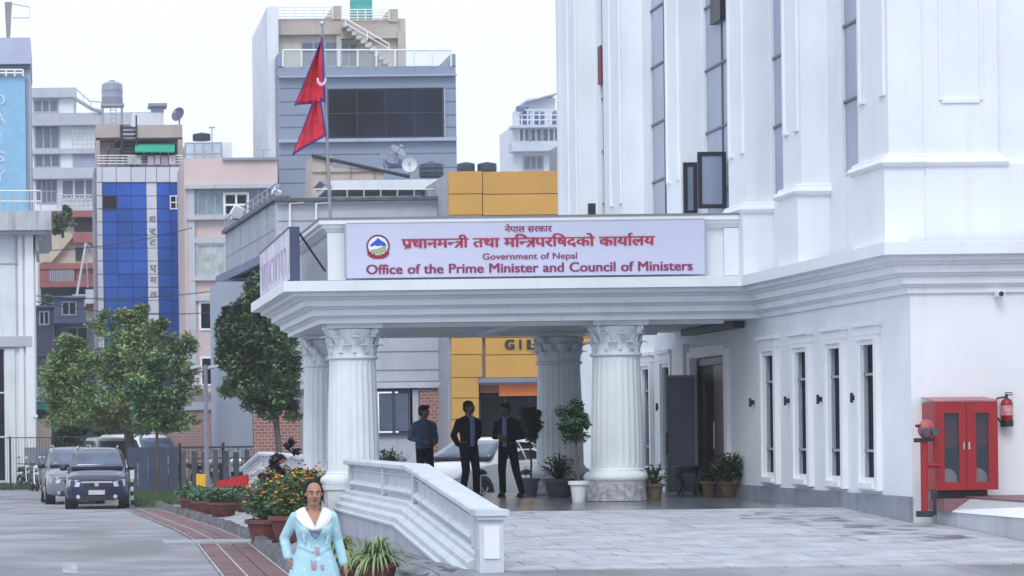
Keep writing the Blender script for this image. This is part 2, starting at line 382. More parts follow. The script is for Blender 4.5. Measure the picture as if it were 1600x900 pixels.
for k, (a, b) in enumerate(bays):
    z0 = 4.585; m = MB()
    m.box(11.88, UX-.001, a, b, 5.84, ZT)            # shaft of the bay
    m.box(11.80, UX-.001, a-.05, b+.05, z0, 5.70)    # its pedestal
    m.box(11.84, 11.879, a+.12, a+.2, 6.75, ZT-.3).box(11.84, 11.879, b-.2, b-.12, 6.75, ZT-.3)
    m.box(11.84, 11.879, a+.12, a+.4, 6.71, 6.749).box(11.84, 11.879, b-.4, b-.12, 6.71, 6.749)
    if k == 0: m.box(UX, 12.36, a, 41.24, 5.84, ZT).box(UX, 12.36, a-.05, 41.24, z0, 5.7)
    bo = part('bay', m, white, GB)
    tor = [(-.02, 5.66), (.05, 5.66), (.10, 5.69), (.12, 5.73), (.10, 5.78), (.06, 5.80), (.06, 5.83), (.03, 5.85), (-.02, 5.86)]
    xe = 12.36 if k == 0 else UX
    part('moulding', sweep([(xe, a-.02), (11.86, a-.02), (11.86, b+.02), (UX, b+.02)], flip([1, 1, 1]), tor), white_p, bo, smooth=True)
# the wide front bay on the right
m = MB().box(12.37, 13.46, 41.06, 41.24, 5.84, ZT).box(12.37, 20, 41.0, 41.24, 4.585, 5.7)
m.box(12.62, 12.66, 41.03, 41.059, 6.62, ZT-.4).box(13.2, 13.24, 41.03, 41.059, 6.62, ZT-.4).box(12.66, 13.2, 41.03, 41.059, 6.58, 6.64)
bo = part('bay', m, white, GB, label='wide flat bay with a raised panel on the front face')
part('moulding', sweep([(13.46, 41.3), (13.46, 41.05), (12.37, 41.05)], [1, 1], tor), white_p, bo, smooth=True)
# glazing strips, floor bars and the things seen behind them
mul = M('mullion_grey', (.10, .12, .18), .5); gw = part('curtain_glazing', MB().box(UX+.3, UX+.34, 43.0, 64.9, 4.6, 4.7), dark, GB)
for k, (a, b) in enumerate(glz):
    z = zg[k]; n = 0
    mb = MB()
    while z < ZT - .4:
        z2 = min(z + 1.18, ZT-.4); n += 1
        for (c, d_) in ((a, (a+b)/2), ((a+b)/2, b)):
            part('pane', MB().box(UX+.05, UX+.07, c, d_, z+.02, z2-.02), glass_g if not (k == 2 and n % 3 == 0) else glass_b, gw)
        mb.box(UX+.02, UX+.12, a, b, z2-.02, z2+.02); z = z2
    mb.box(UX+.025, UX+.11, (a+b)/2-.015, (a+b)/2+.015, zg[k], ZT-.4)
    part('mullion', mb, mul, gw)
# black casements standing open, each a pane in a heavy frame
def casement(xa, xb, y, z0, z1):
    t = .075
    m = MB().box(xa, xb, y, y+.06, z0, z0+t).box(xa, xb, y, y+.06, z1-t, z1).box(xa, xa+t, y, y+.06, z0+t, z1-t).box(xb-t, xb, y, y+.06, z0+t, z1-t)
    c = part('casement', m, black, GB); part('pane', MB().box(xa+t, xb-t, y+.02, y+.035, z0+t, z1-t), glass_b, c)
casement(11.82, 12.34, 52.9, 6.02, 7.06); casement(11.86, 12.12, 54.3, 6.02, 7.0)
part('casement', MB().box(12.28, 12.315, 64.6, 64.95, 9.75, 10.6), M('russet_blind', (.16, .03, .05), .6), GB, label='small casement with a dark red edge high on the far bay')
part('casement', MB().box(11.84, 12.0, 63.9, 64.0, 6.0, 7.0), black, GB)
part('casement', MB().box(12.27, 12.36, 52.95, 53.75, 9.5, 10.8), black, GB, label='dark open vent near the top of the middle glazing')

# ---- columns
def leaf_plate(mb, c, ang, z0, hgt, r0, wid, curl):
    def fn(a, b):
        w = wid * (1 - (b**2)*.55) * (a - .5)
        r = r0 + curl * b**3 + .02*sin(a*pi) - .035*abs(a-.5)*(1-b)
        z = z0 + hgt * (b if b < .85 else .85 - (b - .85)*.7)
        r += .03 * max(0, b-.85)*5
        t = ang + w / r0
        return (c[0] + r*cos(t), c[1] + r*sin(t), c[2] + z)
    mb.grid(fn, 6, 8)
    mb.grid(lambda a, b: (fn(a, b)[0]*.985 + c[0]*.015, fn(a, b)[1]*.985 + c[1]*.015, fn(a, b)[2]), 6, 8)
def column(X, Y, first=None):
    if first:
        c = first.copy(); COL.objects.link(c); c.location = Vector((X, Y, FZ)) - origin(GB)
        for k in kids(first):
            q = k.copy(); COL.objects.link(q); q.parent = c
        return c
    prof = []
    for i in range(15):
        t = i/14; prof.append((.452 - .05*t**1.6, .56 + t*1.98))
    m = MB().lathe(prof, (X, Y, FZ), 48, 1, (.6, 2.5))
    c = part('column', m, column_m, GB)
    # move the object's origin to the column foot
    off = Vector((X, Y, FZ)) - origin(GB)
    for v in c.data.vertices: v.co -= off
    c.location = off
    base = MB().lathe([(.46, .57), (.48, .55), (.48, .52), (.53, .50), (.57, .46), (.585, .42), (.57, .37), (.53, .34), (.53, .33)], (X, Y, FZ), 40)
    part('neck_ring', MB().lathe([(.40, 2.5), (.43, 2.51), (.45, 2.53), (.45, 2.55), (.42, 2.57)], (X, Y, FZ), 40), column_m, c, smooth=True)
    part('base_moulding', base, column_m, c, smooth=True)
    part('plinth', MB().lathe([(.50, 0), (.54, .01), (.54, .33), (.5, .335)], (X, Y, FZ), 20), plinth_m, c)
    cap = MB().lathe([(.38, 2.55), (.37, 2.65), (.38, 2.8), (.43, 2.95), (.45, 3.03)], (X, Y, FZ), 24)
    for k in range(10): leaf_plate(cap, (X, Y, FZ), 2*pi*k/10, 2.57, .24, .40, .23, .12)
    for k in range(10): leaf_plate(cap, (X, Y, FZ), 2*pi*(k+.5)/10, 2.62, .36, .40, .2, .17)
    for k in range(8):
        a = pi/4 + k*pi/4; big = k % 2 == 0
        rr = .49 if big else .43; vx, vy = X + rr*cos(a), Y + rr*sin(a)
        tq = Vector((-sin(a), cos(a), 0))*.045
        pts = []
        for i in range(14):
            th = i/13*1.6*2*pi; r = .075*(1 - i/18) * (1 if big else .7)
            pts.append((vx + r*cos(th)*cos(a), vy + r*cos(th)*sin(a), FZ + 2.97 + r*sin(th)))
        cap.tube(pts, .022, 5)
        cap.cyl(Vector((vx, vy, FZ+2.97)) - tq, Vector((vx, vy, FZ+2.97)) + tq, .045, n=8)
        cap.tube([(X+.40*cos(a), Y+.40*sin(a), FZ+2.7), (X+.43*cos(a), Y+.43*sin(a), FZ+2.85), (vx, vy, FZ+3.0)], [.03, .035, .03], 5)
    s = .48
    cap.prism([(X + q[0]*s, Y + q[1]*s, FZ+3.04) for q in ((-1, -1), (0, -.82), (1, -1), (.82, 0), (1, 1), (0, .82), (-1, 1), (-.82, 0))], (0, 0, .085))
    part('capital', cap, column_m, c, smooth=True)
    return c
C0 = column(9.72, 50.05)
for y_ in (50.05, 55.75): part('pedestal', MB().box(4.62, 5.7, y_-.6, y_+.6, .2, 1.0).box(4.58, 5.72, y_-.63, y_+.63, 1.001, 1.065), column_m, GB)
for (x, y) in ((5.14, 50.05), (9.72, 55.75), (5.2, 55.75)): column(x, y, C0)

# ------------------------------------------------------------------ ramp parapet walls
def ramp_wall(label, ya, yb, yc, zlow, posts):
    """ya end by the columns, yb bend, yc foot; X outer face 4.95"""
    t = thing('ramp_wall', label, 'parapet wall', (5.1, (ya+yc)/2, .3), 'parapet walls along the ramps')
    def top(y): return 1.53 if (y - yb)*(ya - yb) >= 0 else lerp(1.53, zlow, (y - yb)/(yc - yb))
    def run(xz, y0, y1):
        ylist = [y0] + ([yb] if (y0-yb)*(y1-yb) < 0 else []) + [y1]; n = len(xz)
        vs = [(x, y, top(y) + z) for y in ylist for (x, z) in xz]
        fs = [(i*n+k, i*n+(k+1) % n, (i+1)*n+(k+1) % n, (i+1)*n+k) for i in range(len(ylist)-1) for k in range(n)]
        fs += [tuple(range(n)), tuple(range((len(ylist)-1)*n, len(ylist)*n))]
        return MB().add(vs, fs)
    part('wall', run([(5.0, -.1), (5.16, -.1), (5.16, -1.4), (4.97, -1.4), (4.97, -.86), (5.0, -.8)], ya, yc), wall_st, t)
    part('coping', run([(4.88, -.02), (4.90, 0), (5.22, 0), (5.24, -.02), (5.24, -.07), (5.18, -.1), (4.94, -.1), (4.88, -.07)], ya, yc), wall_st, t)
    part('stepped_plinth', run([(5.0, -.50), (4.94, -.52), (4.90, -.54), (4.90, -.60), (4.84, -.62), (4.82, -.64), (4.82, -.71), (4.76, -.73), (4.74, -.75), (4.74, -.83), (4.70, -.84), (4.70, -.87), (4.99, -.87)], ya, yc), wall_st, t)
    part('retaining_wall', run([(4.73, -.871), (4.73, -1.5), (4.969, -1.5), (4.969, -.871)], ya, yc), M('grey_plaster', (.42, .44, .52), .8, .12, 1.5, dirt=.4), t)
    sg = 1 if yc > ya else -1
    bol = MB()
    for (p, q) in zip(posts, posts[1:]):
        a, b = p + sg*.16, q - sg*.16
        bol.add(run([(4.999, -.34), (4.95, -.36), (4.925, -.405), (4.95, -.45), (4.999, -.47)], a, b).v, run([(4.999, -.34), (4.95, -.36), (4.925, -.405), (4.95, -.45), (4.999, -.47)], a, b).f)
        r = run([(4.999, -.15), (4.965, -.155), (4.965, -.18), (4.999, -.185)], a, b); bol.add(r.v, r.f)
    part('bolster_band', bol, wall_st, t, smooth=True)
    for p in posts:
        r = run([(4.999, -.101), (4.94, -.101), (4.94, -.495), (4.999, -.495)], p - .13, p + .13)
        part('pilaster', r, wall_st, t)
    return t, top
t, tp = ramp_wall('white moulded parapet wall sloping down along the ramp in front of the columns', 49.3, 40.6, 33.95, 1.07, [48.9, 43.9, 40.2, 34.4])
pm = MB().box(4.90, 5.18, 33.55, 33.95, .1, .955)
part('end_pier', pm, wall_st, t)
part('pier_cap', MB().box(4.85, 5.24, 33.47, 33.98, 1.0, 1.07).box(4.875, 5.21, 33.50, 33.97, .956, .999), wall_st, t)
part('pier_panel', MB().box(4.95, 5.13, 33.53, 33.549, .5, .88), white_p, t)
ramp_wall('white parapet wall beyond the left columns, running down the far side', 57.0, 70.5, 77, 1.1, [57.6, 63, 70, 76.5])

# ------------------------------------------------------------------ text
GC = {}
def glyph(ch):
    if ch in GC: return GC[ch]
    def ext(s):
        c = bpy.data.curves.new('t', 'FONT'); c.body = s; c.size = 1; c.resolution_u = 3
        o = bpy.data.objects.new('t', c); me = o.to_mesh()
        vs = [tuple(v.co) for v in me.vertices]; fs = [tuple(p.vertices) for p in me.polygons]; o.to_mesh_clear()
        bpy.data.objects.remove(o); bpy.data.curves.remove(c); return vs, fs
    vs, fs = ext(ch); a = max(v[0] for v in ext(ch + '|')[0]) - max(v[0] for v in ext('|')[0])
    GC[ch] = (vs, fs, a); return GC[ch]
def cutx(vs, fs, xc):                              # keep the part of a glyph left of xc
    bm = bmesh.new(); bv = [bm.verts.new(v) for v in vs]
    for f in fs:
        try: bm.faces.new([bv[i] for i in f])
        except ValueError: pass
    bmesh.ops.bisect_plane(bm, geom=bm.verts[:] + bm.edges[:] + bm.faces[:], plane_co=(xc, 0, 0), plane_no=(1, 0, 0), clear_outer=True)
    bm.verts.index_update(); r = ([tuple(v.co) for v in bm.verts], [tuple(v.index for v in f.verts) for f in bm.faces]); bm.free(); return r
def stroke(mb_vs, mb_fs, pts, w):
    for (a, b) in zip(pts, pts[1:]):
        d = Vector((b[0]-a[0], b[1]-a[1], 0)).normalized(); n = Vector((-d.y, d.x, 0))*w/2; k = len(mb_vs)
        A, B = Vector((a[0], a[1], 0)) - d*w*.25, Vector((b[0], b[1], 0)) + d*w*.25
        mb_vs += [tuple(A+n), tuple(A-n), tuple(B-n), tuple(B+n)]; mb_fs.append((k, k+1, k+2, k+3))
def token(tok):
    """returns verts, faces, advance for a character or a shaped cluster"""
    if tok == 'न्':
        vs, fs, a = glyph('न'); v2, f2 = cutx(vs, fs, a - .2); return v2, f2, a - .2
    if tok == 'प्र':
        vs, fs, a = glyph('प'); vs, fs = list(vs), list(fs); stroke(vs, fs, [(a-.17, .16), (a-.38, -.02)], .075); return vs, fs, a
    if tok == 'त्र':
        vs, fs = [], []; stroke(vs, fs, [(0, .595), (.54, .595)], .07); stroke(vs, fs, [(.44, .6), (.44, 0)], .08)
        stroke(vs, fs, [(.44, .40), (.2, .40), (.11, .36)], .06); stroke(vs, fs, [(.44, .36), (.3, .26), (.1, .0)], .06); return vs, fs, .54
    if tok == 'र्य':                                # here: the reph above the letter before the next stem
        vs, fs, a = glyph('य'); return list(vs), list(fs), a
    if tok == 'ार्':
        vs, fs, a = glyph('ा'); vs, fs = list(vs), list(fs); stroke(vs, fs, [(a*.5, .62), (a*.35, .74), (a*.55, .84), (a*.95, .84)], .06); return vs, fs, a
    vs, fs, a = glyph(tok)
    if tok == 'ि': a = glyph('ा')[2]
    return vs, fs, a
def text_line(name, toks, x0, x1, z, size, Yf, mat, parent, bold=.03, squash=None, d=.004, fn=None):
    """lettering between x0 and x1 on the plane y=Yf, facing the camera"""
    items = []; x = 0
    for tk in toks:
        vs, fs, a = token(tk) if tk != ' ' else ([], [], .3)
        items.append((vs, fs, x)); x += a
    tot = x; sx = (x1 - x0)/tot; k = 0; word = MB()
    def flush():
        nonlocal word
        if word.v: part(name, word, mat, parent)
        word = MB()
    for (vs, fs, xo) in items:
        if not vs: flush(); continue
        for s, dx in enumerate((0, bold, -bold) if bold else (0,)):
            k += 1; yy = Yf - .0006*(k % 5) - .001
            for dz in ((0, bold*.5) if bold else (0,)):
                yy -= .0002
                word.add([(x0 + (v[0]+xo+dx)*sx, yy, z + (v[1]+dz)*size) for v in vs], fs)
    flush()
# ------------------------------------------------------------------ the banner
BY = PF + .09
BA, BB = wp(541, 393, BY), wp(1101, 386, BY)
bz0, bz1 = wp(821, 431.5, BY).z, wp(821, 346.5, BY).z
ban = thing('banner_sign', 'long pale lilac banner with red lettering and a round crest on the porch parapet', 'banner', (BA.x, BY, bz0))
def bfn(a, b):
    x = lerp(BA.x, BB.x, a); return (x, BY - .012 - .006*sin(a*23) * sin(b*pi), lerp(bz0, bz1, b))
part('vinyl_sheet', MB().plate(bfn, 40, 4, (0, .012, 0)), ban_m, ban, smooth=True)
part('edge_batten', MB().box(BA.x-.03, BA.x, BY-.02, BY+.01, bz0, bz1).box(BB.x, BB.x+.02, BY-.02, BY+.01, bz0, bz1).box(BA.x, BB.x, BY-.018, BY+.01, bz1, bz1+.015), galv, ban)
TY = BY - .022
def bx(px): return wp(px, 390, BY).x
def bzz(py, px=821): return wp(px, py, BY).z - 0
text_line('lettering', 'नेपाल सरकार', bx(789), bx(862), bzz(362.5, 826), .155, TY, purple, ban, .02)
text_line('lettering', ['प्र','ध','ा','न','म','न्','त्र','ी',' ','त','थ','ा',' ','म','ि','न्','त्र','प','र','ि','ष','द','क','ो',' ','क','ा','य','ार्','ल','य'], bx(628), bx(1022), bzz(385.5, 826), .245, TY, crimson, ban, .035)
text_line('lettering', 'Government of Nepal', bx(753), bx(902), bzz(405, 826), .155, TY, purple, ban, .018)
text_line('lettering', 'Office of the Prime Minister and Council of Ministers', bx(571), bx(1082), bzz(425.5, 826), .235, TY, purple, ban, .028)
# the crest
ex, ez = wp(590.5, 385, BY).x, wp(590.5, 385, BY).z; R = .17
em = MB().add([(ex + R*cos(a*pi/12), TY+.004, ez + R*sin(a*pi/12)) for a in range(24)], [tuple(range(24))])
crest = part('crest', em, M('crest_white', (.75, .8, .85), .6), ban)
red_ring = MB()
for k in range(22):
    a = pi*(-.22 + 1.44*k/21); r0 = R*1.1
    red_ring.ell((ex + r0*cos(a), TY, ez + r0*sin(a)), (R*.13, .003, R*.1), 6, 4)
part('wreath', red_ring, M('wreath_red', lin(120, 25, 45), .6), crest)
part('mountain', MB().add([(ex + R*p[0], TY+.002, ez + R*p[1]) for p in ((-.85, .05), (-.6, .35), (-.3, .55), (0, .85), (.3, .6), (.65, .4), (.88, .1), (.6, -.05), (.3, .08), (0, 0), (-.35, .12), (-.6, -.05))], [tuple(range(12))]), M('crest_blue', lin(50, 85, 190), .6), crest)
part('hills', MB().add([(ex + R*p[0], TY+.001, ez + R*p[1]) for p in ((-.6, -.3), (-.1, -.25), (.4, -.05), (.9, -.05), (.8, -.45), (.3, -.8), (-.4, -.8), (-.8, -.45))], [tuple(range(8))]), M('crest_green', lin(150, 170, 130), .6), crest)
sc = []
for k in range(9): a = -pi*.86 + pi*.72*k/8; sc.append((ex + R*1.05*cos(a)*1.15, ez + R*1.1*sin(a)))
mb = MB()
for (p, q) in zip(sc, sc[1:]): mb.box(min(p[0], q[0]), max(p[0], q[0]), TY-.004, TY-.001, min(p[1], q[1])-.03, max(p[1], q[1])+.03)
part('scroll', mb, M('scroll_red', lin(140, 30, 50), .6), crest)
# side sign on the left edge of the porch roof
sg = thing('side_sign', 'faded white signboard in a dark blue frame along the left edge of the porch roof', 'sign', (3.95, 52, 4.56))
part('board', MB().box(3.98, 4.0, 49.05, 56.1, 4.60, 5.47), M('faded_print', (.62, .60, .70), .6, .25, 1.3, dirt=.6, dcol=(.38, .33, .5)), sg)
part('frame', MB().box(3.99, 4.16, 49.0, 49.05, 4.56, 5.50).box(3.97, 4.16, 49.05, 56.1, 5.471, 5.5).box(3.97, 4.16, 49.05, 56.1, 4.56, 4.599).box(4.001, 4.16, 49.051, 56.1, 4.6, 5.47), M('navy_frame', (.05, .065, .14), .5), sg)
sm = MB()                                           # its worn lettering, as tall strokes
random.seed(5)
for k in range(9):
    y = 49.7 + k*.7; sm.box(3.972, 3.979, y, y+.12, 4.72, 5.2); sm.box(3.972, 3.979, y+.12, y+.45, 5.12, 5.2)
    if k % 2: sm.box(3.972, 3.979, y+.3, y+.4, 4.8, 5.12)
part('lettering', sm, M('faded_letters', (.42, .35, .52), .6, .3, 2), sg)
part('brace', MB().cyl((4.17, 49.3, 5.42), (4.62, 49.35, 4.75), .02, n=6), black, sg)

# ------------------------------------------------------------------ wall lamps, camera, hydrant cabinet
lampm = MB().box(-.05, 0, -.03, .03, -.04, .04).cyl((-.07, 0, -.075), (-.07, 0, .075), .024, n=10)
ll = []
txt = ['small black wall lamp nearest the red hydrant cabinet', 'small black wall lamp between the third and fourth narrow windows from the door', 'small black wall lamp between the second and third narrow windows from the door',
       'small black wall lamp just right of the dark doorway', 'small black wall lamp beyond the right front column', 'small black wall lamp between the first and second narrow windows beside the door']
L0 = None
for y, lb in ((43.62, txt[0]), (45.55, txt[2]), (47.6, txt[5]), (50.0, txt[3]), (57.8, txt[4])):
    t = thing('wall_lamp', lb, 'wall lamp', (WX, y, 2.42), 'black lamps on the white wall')
    if L0 is None: L0 = part('body', lampm, black, t, local=True); b2 = part('lens', MB().cyl((-.07, 0, -.079), (-.07, 0, -.076), .02, n=8), white_p, t, local=True)
    else:
        for q in (L0, b2): c = q.copy(); COL.objects.link(c); c.parent = t
c = wp(1557, 460, WY)
t = thing('security_camera', 'small white security camera on the wall above the hydrant cabinet', 'camera', (c.x, WY, c.z))
part('housing', MB().box(-.05, .06, -.2, -.04, -.04, .04), white_p, t, local=True, bevel=.01); part('bracket', MB().box(-.02, .02, -.04, 0, -.02, .05), white_p, t, local=True); part('lens', MB().cyl((0, -.22, 0), (0, -.2, 0), .035, n=10), black, t, local=True)
# cabinet
p0 = wp(1455, 765, 40.2); p1 = wp(1556, 628, 40.2); x0, x1, z0, z1 = p0.x + .06, p1.x - .0, p0.z + .0, p1.z
hc = thing('hydrant_cabinet', 'red metal fire hose cabinet with two tall glass doors on the white wall', 'fire cabinet', ((x0+x1)/2, 40.5, z0))
t_ = .03; mb = MB().box(x0, x1, 40.74, 40.78, z0, z1).box(x0, x0+t_, 40.2, 40.74, z0, z1).box(x1-t_, x1, 40.2, 40.74, z0, z1).box(x0+t_, x1-t_, 40.2, 40.74, z0, z0+t_).box(x0+t_, x1-t_, 40.2, 40.74, z1-t_, z1)
part('cabinet_body', mb, red, hc)
xm = (x0+x1)/2
for i, (a, b) in enumerate(((x0-.01, xm-.003), (xm+.003, x1+.01))):
    ga, gb = (a + .13, b - .1) if i == 0 else (a + .13, b - .13); g0, g1 = z0+.1, z1-.15
    dr = part('door', MB().box(a, ga, 40.16, 40.199, z0-.01, z1+.01).box(gb, b, 40.16, 40.199, z0-.01, z1+.01).box(ga, gb, 40.16, 40.199, z0-.01, g0).box(ga, gb, 40.16, 40.199, g1, z1+.01), red, hc)
    gp = part('pane', MB().box(ga, gb, 40.175, 40.18, g0, g1), M('cabinet_glass', (.1, .13, .17), .1, .05, alpha=.3, spec=.1), dr)
    part('hose_reel', MB().cyl(((ga+gb)/2 + .03*(1-2*i), 40.4, z1-.42), ((ga+gb)/2 + .03*(1-2*i), 40.55, z1-.42), .22, n=24), red, hc, label='red hose reel behind the glass')
    part('hose_coil', MB().cyl(((ga+gb)/2 - .02, 40.35, z0+.14), ((ga+gb)/2 - .02, 40.5, z0+.14), .15, n=20), white_p, hc)
    part('handle', MB().box(b-.045 if i == 0 else a+.02, b-.03 if i == 0 else a+.04, 40.14, 40.16, (z0+z1)/2-.05, (z0+z1)/2+.05), steel, dr)
part('inner_back', MB().box(x0+t_, x1-t_, 40.72, 40.739, z0+t_, z1-t_), M('cabinet_inside', (.03, .03, .04), .6), hc)
part('support_leg', MB().box(x0+.05, x1-.1, 40.3, 40.6, z0-.14, z0-.011), black, hc)
rf = MB().add([(x0-.02, 40.15, z1+.012), (x1+.02, 40.15, z1+.012), (x1+.02, 40.75, z1+.06), (x0-.02, 40.75, z1+.06), (x0-.02, 40.15, z1+.03), (x1+.02, 40.15, z1+.03), (x1+.02, 40.75, z1+.08), (x0-.02, 40.75, z1+.08)], [(0,3,2,1),(4,5,6,7),(0,1,5,4),(1,2,6,5),(2,3,7,6),(3,0,4,7)])
part('cabinet_roof', rf, M('faded_red', (.42, .16, .19), .5), hc)
# standpipe
sp = wp(1444, 720, 39.9); sx = sp.x
hy = thing('fire_hydrant', 'red fire standpipe with twin capped outlets left of the hose cabinet', 'hydrant', (sx, 39.9, .62))
zb, zt = wp(1444, 785, 39.9).z, wp(1444, 690, 39.9).z
part('pipe', MB().cyl((sx, 39.9, zb-.16), (sx, 39.9, zt), .05, n=16).cyl((sx, 39.9, zt-.33), (sx+.25, 40.0, zt-.33), .035, n=10).cyl((sx+.2, 40.05, zt-.33), (sx+.2, 40.05, zt+.08), .035, n=10), red, hy, smooth=True)
part('valve', MB().box(sx-.1, sx+.12, 39.82, 39.98, zt, zt+.05).cyl((sx-.15, 39.85, zt+.02), (sx-.05, 39.85, zt+.02), .03, n=8), black, hy); part('valve_spindle', MB().cyl((sx-.13, 39.85, zt+.22), (sx-.05, 39.85, zt+.22), .02, n=8), black, hy)
part('outlet_head', MB().ell((sx+.03, 39.88, zt+.17), (.12, .09, .14), 16, 10), M('worn_red', (.4, .09, .1), .5, .3, 6), hy, smooth=True)
for dx in (-.02, .11): part('outlet_cap', MB().cyl((sx+dx, 39.72, zt+.14), (sx+dx, 39.85, zt+.14), .05, n=14), M('blue_grey_cap', (.06, .08, .13), .4), hy)
part('base_block', MB().cyl((sx, 39.9, zb-.2), (sx, 39.9, zb-.12), .12, n=14), black, hy)
part('support_post', MB().cyl((sx+.17, 40.0, zb-.18), (sx+.17, 40.0, zb+.12), .025, n=8), black, hy)
# extinguisher
ec = wp(1573, 640, WY - .1); e = thing('fire_extinguisher', 'small red fire extinguisher hung on the wall right of the hose cabinet', 'extinguisher', (ec.x, WY-.1, ec.z))
part('cylinder', MB().lathe([(.07, -.19), (.082, -.17), (.085, .08), (.07, .13), (.03, .16)], (0, 0, 0), 20), red, e, local=True, smooth=True)
part('foot_ring', MB().lathe([(.088, -.24), (.09, -.15)], (0, 0, 0), 20), black, e, local=True)
part('label_plate', MB().lathe([(.0865, -.08), (.0868, .06)], (0, 0, 0), 20), M('faded_label', (.6, .3, .32), .5, .3, 20), e, local=True)
part('valve', MB().cyl((0, 0, .16), (0, 0, .22), .02).box(-.02, .09, -.015, .015, .2, .215).box(-.02, .08, -.015, .015, .23, .245), black, e, local=True)
part('hose', MB().tube([(-.02, -.02, .18), (-.14, -.02, .16), (-.2, -.02, .05), (-.17, -.03, -.08), (-.1, -.05, -.18)], .014), black, e, local=True)
# raised platform with white sloping coping right of the ramp
pf = thing('raised_planter', 'low white plastered platform with red top beside the ramp foot of the building', 'platform', (13, 38, .4))
part('wall', MB().box(12.42, 20, 36.0, 40.72, -.2, .78), M('platform_plaster', (.5, .53, .58), .8, .15, 1.5, dirt=.4), pf)
cpv = [(12.40, 40.72, .781), (12.40, 36.0, .781), (12.62, 36.0, .99), (12.62, 40.72, .99), (20, 36.0, .781), (20, 36.2, .99)]
part('coping', MB().add([(12.40, 40.72, .781), (12.40, 35.98, .781), (12.66, 36.2, .96), (12.66, 40.72, .96), (20, 35.98, .781), (20, 36.2, .96)], [(0, 1, 2, 3), (1, 4, 5, 2), (0, 3, 2), ]), white_p, pf)
part('top_slab', MB().box(12.66, 20, 36.2, 40.72, .9, .99), M('red_oxide_floor', (.2, .1, .12), .6, .2), pf)
part('top_slab', MB().box(12.3, 13.2, 40.0, 40.7, .79, .965), M('red_oxide_floor2', (.2, .1, .12), .6, .2), pf)

# ------------------------------------------------------------------ background buildings
def win(T, a, b, c, d, Y, nx, ny, fm, gm, t=.06, each=False, pro=.05, name='window', opaque=None):
    """window on a facade: frame and bars proud of the wall, panes set back inside them"""
    A, B = wp(a, (c+d)/2, Y), wp(b, (c+d)/2, Y); C_, D_ = wp((a+b)/2, c, Y), wp((a+b)/2, d, Y)
    x0, x1, z1, z0 = A.x, B.x, C_.z, D_.z; fr = MB()
    fr.box(x0-t, x0, Y-pro, Y, z0-t, z1+t).box(x1, x1+t, Y-pro, Y, z0-t, z1+t).box(x0, x1, Y-pro, Y, z1, z1+t).box(x0, x1, Y-pro-.03, Y, z0-t, z0)
    for i in range(1, nx): x = lerp(x0, x1, i/nx); fr.box(x-t/2, x+t/2, Y-pro, Y, z0, z1)
    for j in range(1, ny): z = lerp(z0, z1, j/ny); fr.box(x0, x1, Y-pro+.008, Y, z-t/2, z+t/2)
    w = part(name, fr, fm, T)
    if each:
        for i in range(nx):
            for j in range(ny):
                part('pane', MB().box(lerp(x0,x1,i/nx)+t/2, lerp(x0,x1,(i+1)/nx)-t/2, Y-.02, Y-.004, lerp(z0,z1,j/ny)+t/2, lerp(z0,z1,(j+1)/ny)-t/2), gm, w)
    else: part('pane', MB().box(x0, x1, Y-.02, Y-.004, z0, z1), gm, w)
    return w
def rail(T, a, b, c, d, Y, n, mat, bars=2, r=.03, name='railing'):
    """thin metal railing from column a to b, rows c..d, n posts"""
    m = MB()
    for i in range(n+1): x = lerp(a, b, i/n); m.cyl(wp(x, d, Y), wp(x, c, Y), r, n=5)
    for j in range(bars+1): y = lerp(c, d, j/(bars+1)); m.cyl(wp(a, y, Y), wp(b, y, Y), r, n=5)
    return part(name, m, mat, T)
def pbp(name, mat, T, Y, *bs, **k):
    for q in bs: o = part(name, MB().pb(q[0], q[1], q[2], q[3], Y - (q[5] if len(q) > 5 else 0), (q[4] if len(q) > 4 else .3) + (q[5] if len(q) > 5 else 0)), mat, T, **k)
    return o
beige = M('beige_plaster', (.48, .42, .38), .8, .12, .5, dirt=.3)
cream = M('cream_plaster', (.55, .52, .46), .8, .1, .5, dirt=.3)
pink = M('pink_plaster', (.60, .48, .47), .8, .06, .5, dirt=.15)
bgwhite = M('far_white_plaster', (.70, .74, .79), .8, .06, .4, dirt=.3)
bggrey = M('blue_grey_render', (.24, .29, .39), .75, .06, .4, dirt=.15)
bgpale = M('pale_grey_panel', (.46, .49, .55), .7, .07, .5, dirt=.3)
shade_g = glassy('far_window_glass', (.10, .13, .20), .2, .4, .5)
curt = M('pale_curtain', (.4, .46, .47), .7, .3, 2.5)
tank_b = M('black_tank_plastic', (.03, .035, .055), .45, .2)
terr = M('terrace_red', (.36, .13, .13), .75, .2, 1, dirt=.2)

# left white building with a roof terrace slab
T = thing('corner_building', 'white plastered building with roof slab and thin railing at the far left', 'building', wp(30, 755, 122))
pbp('wall', bgwhite, T, 122, (-260, 54, 366, 758, 12))
pbp('roof_slab', M('stained_slab', (.5, .52, .57), .8, .1, .5, dirt=.8, dcol=(.2, .2, .22)), T, 122, (-260, 80, 331, 361, 13, 1.2))
pbp('cornice_band', bgpale, T, 122, (-260, 76, 361, 367, 12.5, .9), (-260, 50, 527, 543, .1, .25), (-260, 28, 412, 414, .1, .06), (24, 26, 367, 527, .1, .08))
pbp('pilaster', white_p, T, 122, (30, 37, 367, 756, .1, .12), (41, 54, 367, 756, .1, .22))
pbp('bracket', bgpale, T, 122, (55, 66, 367, 376, 8), (55, 60, 376, 392, 8))
win(T, -60, 8, 545, 752, 122, 4, 3, bgwhite, glass_d, each=True)
pbp('doorway_pilaster', bgwhite, T, 122, (9, 24, 545, 757, .1, .1))
rail(T, -40, 64, 298, 331, 121.2, 10, steel, 1, .025)
pbp('wall_lamp', white_p, T, 121.7, (52, 59, 648, 652, .3))
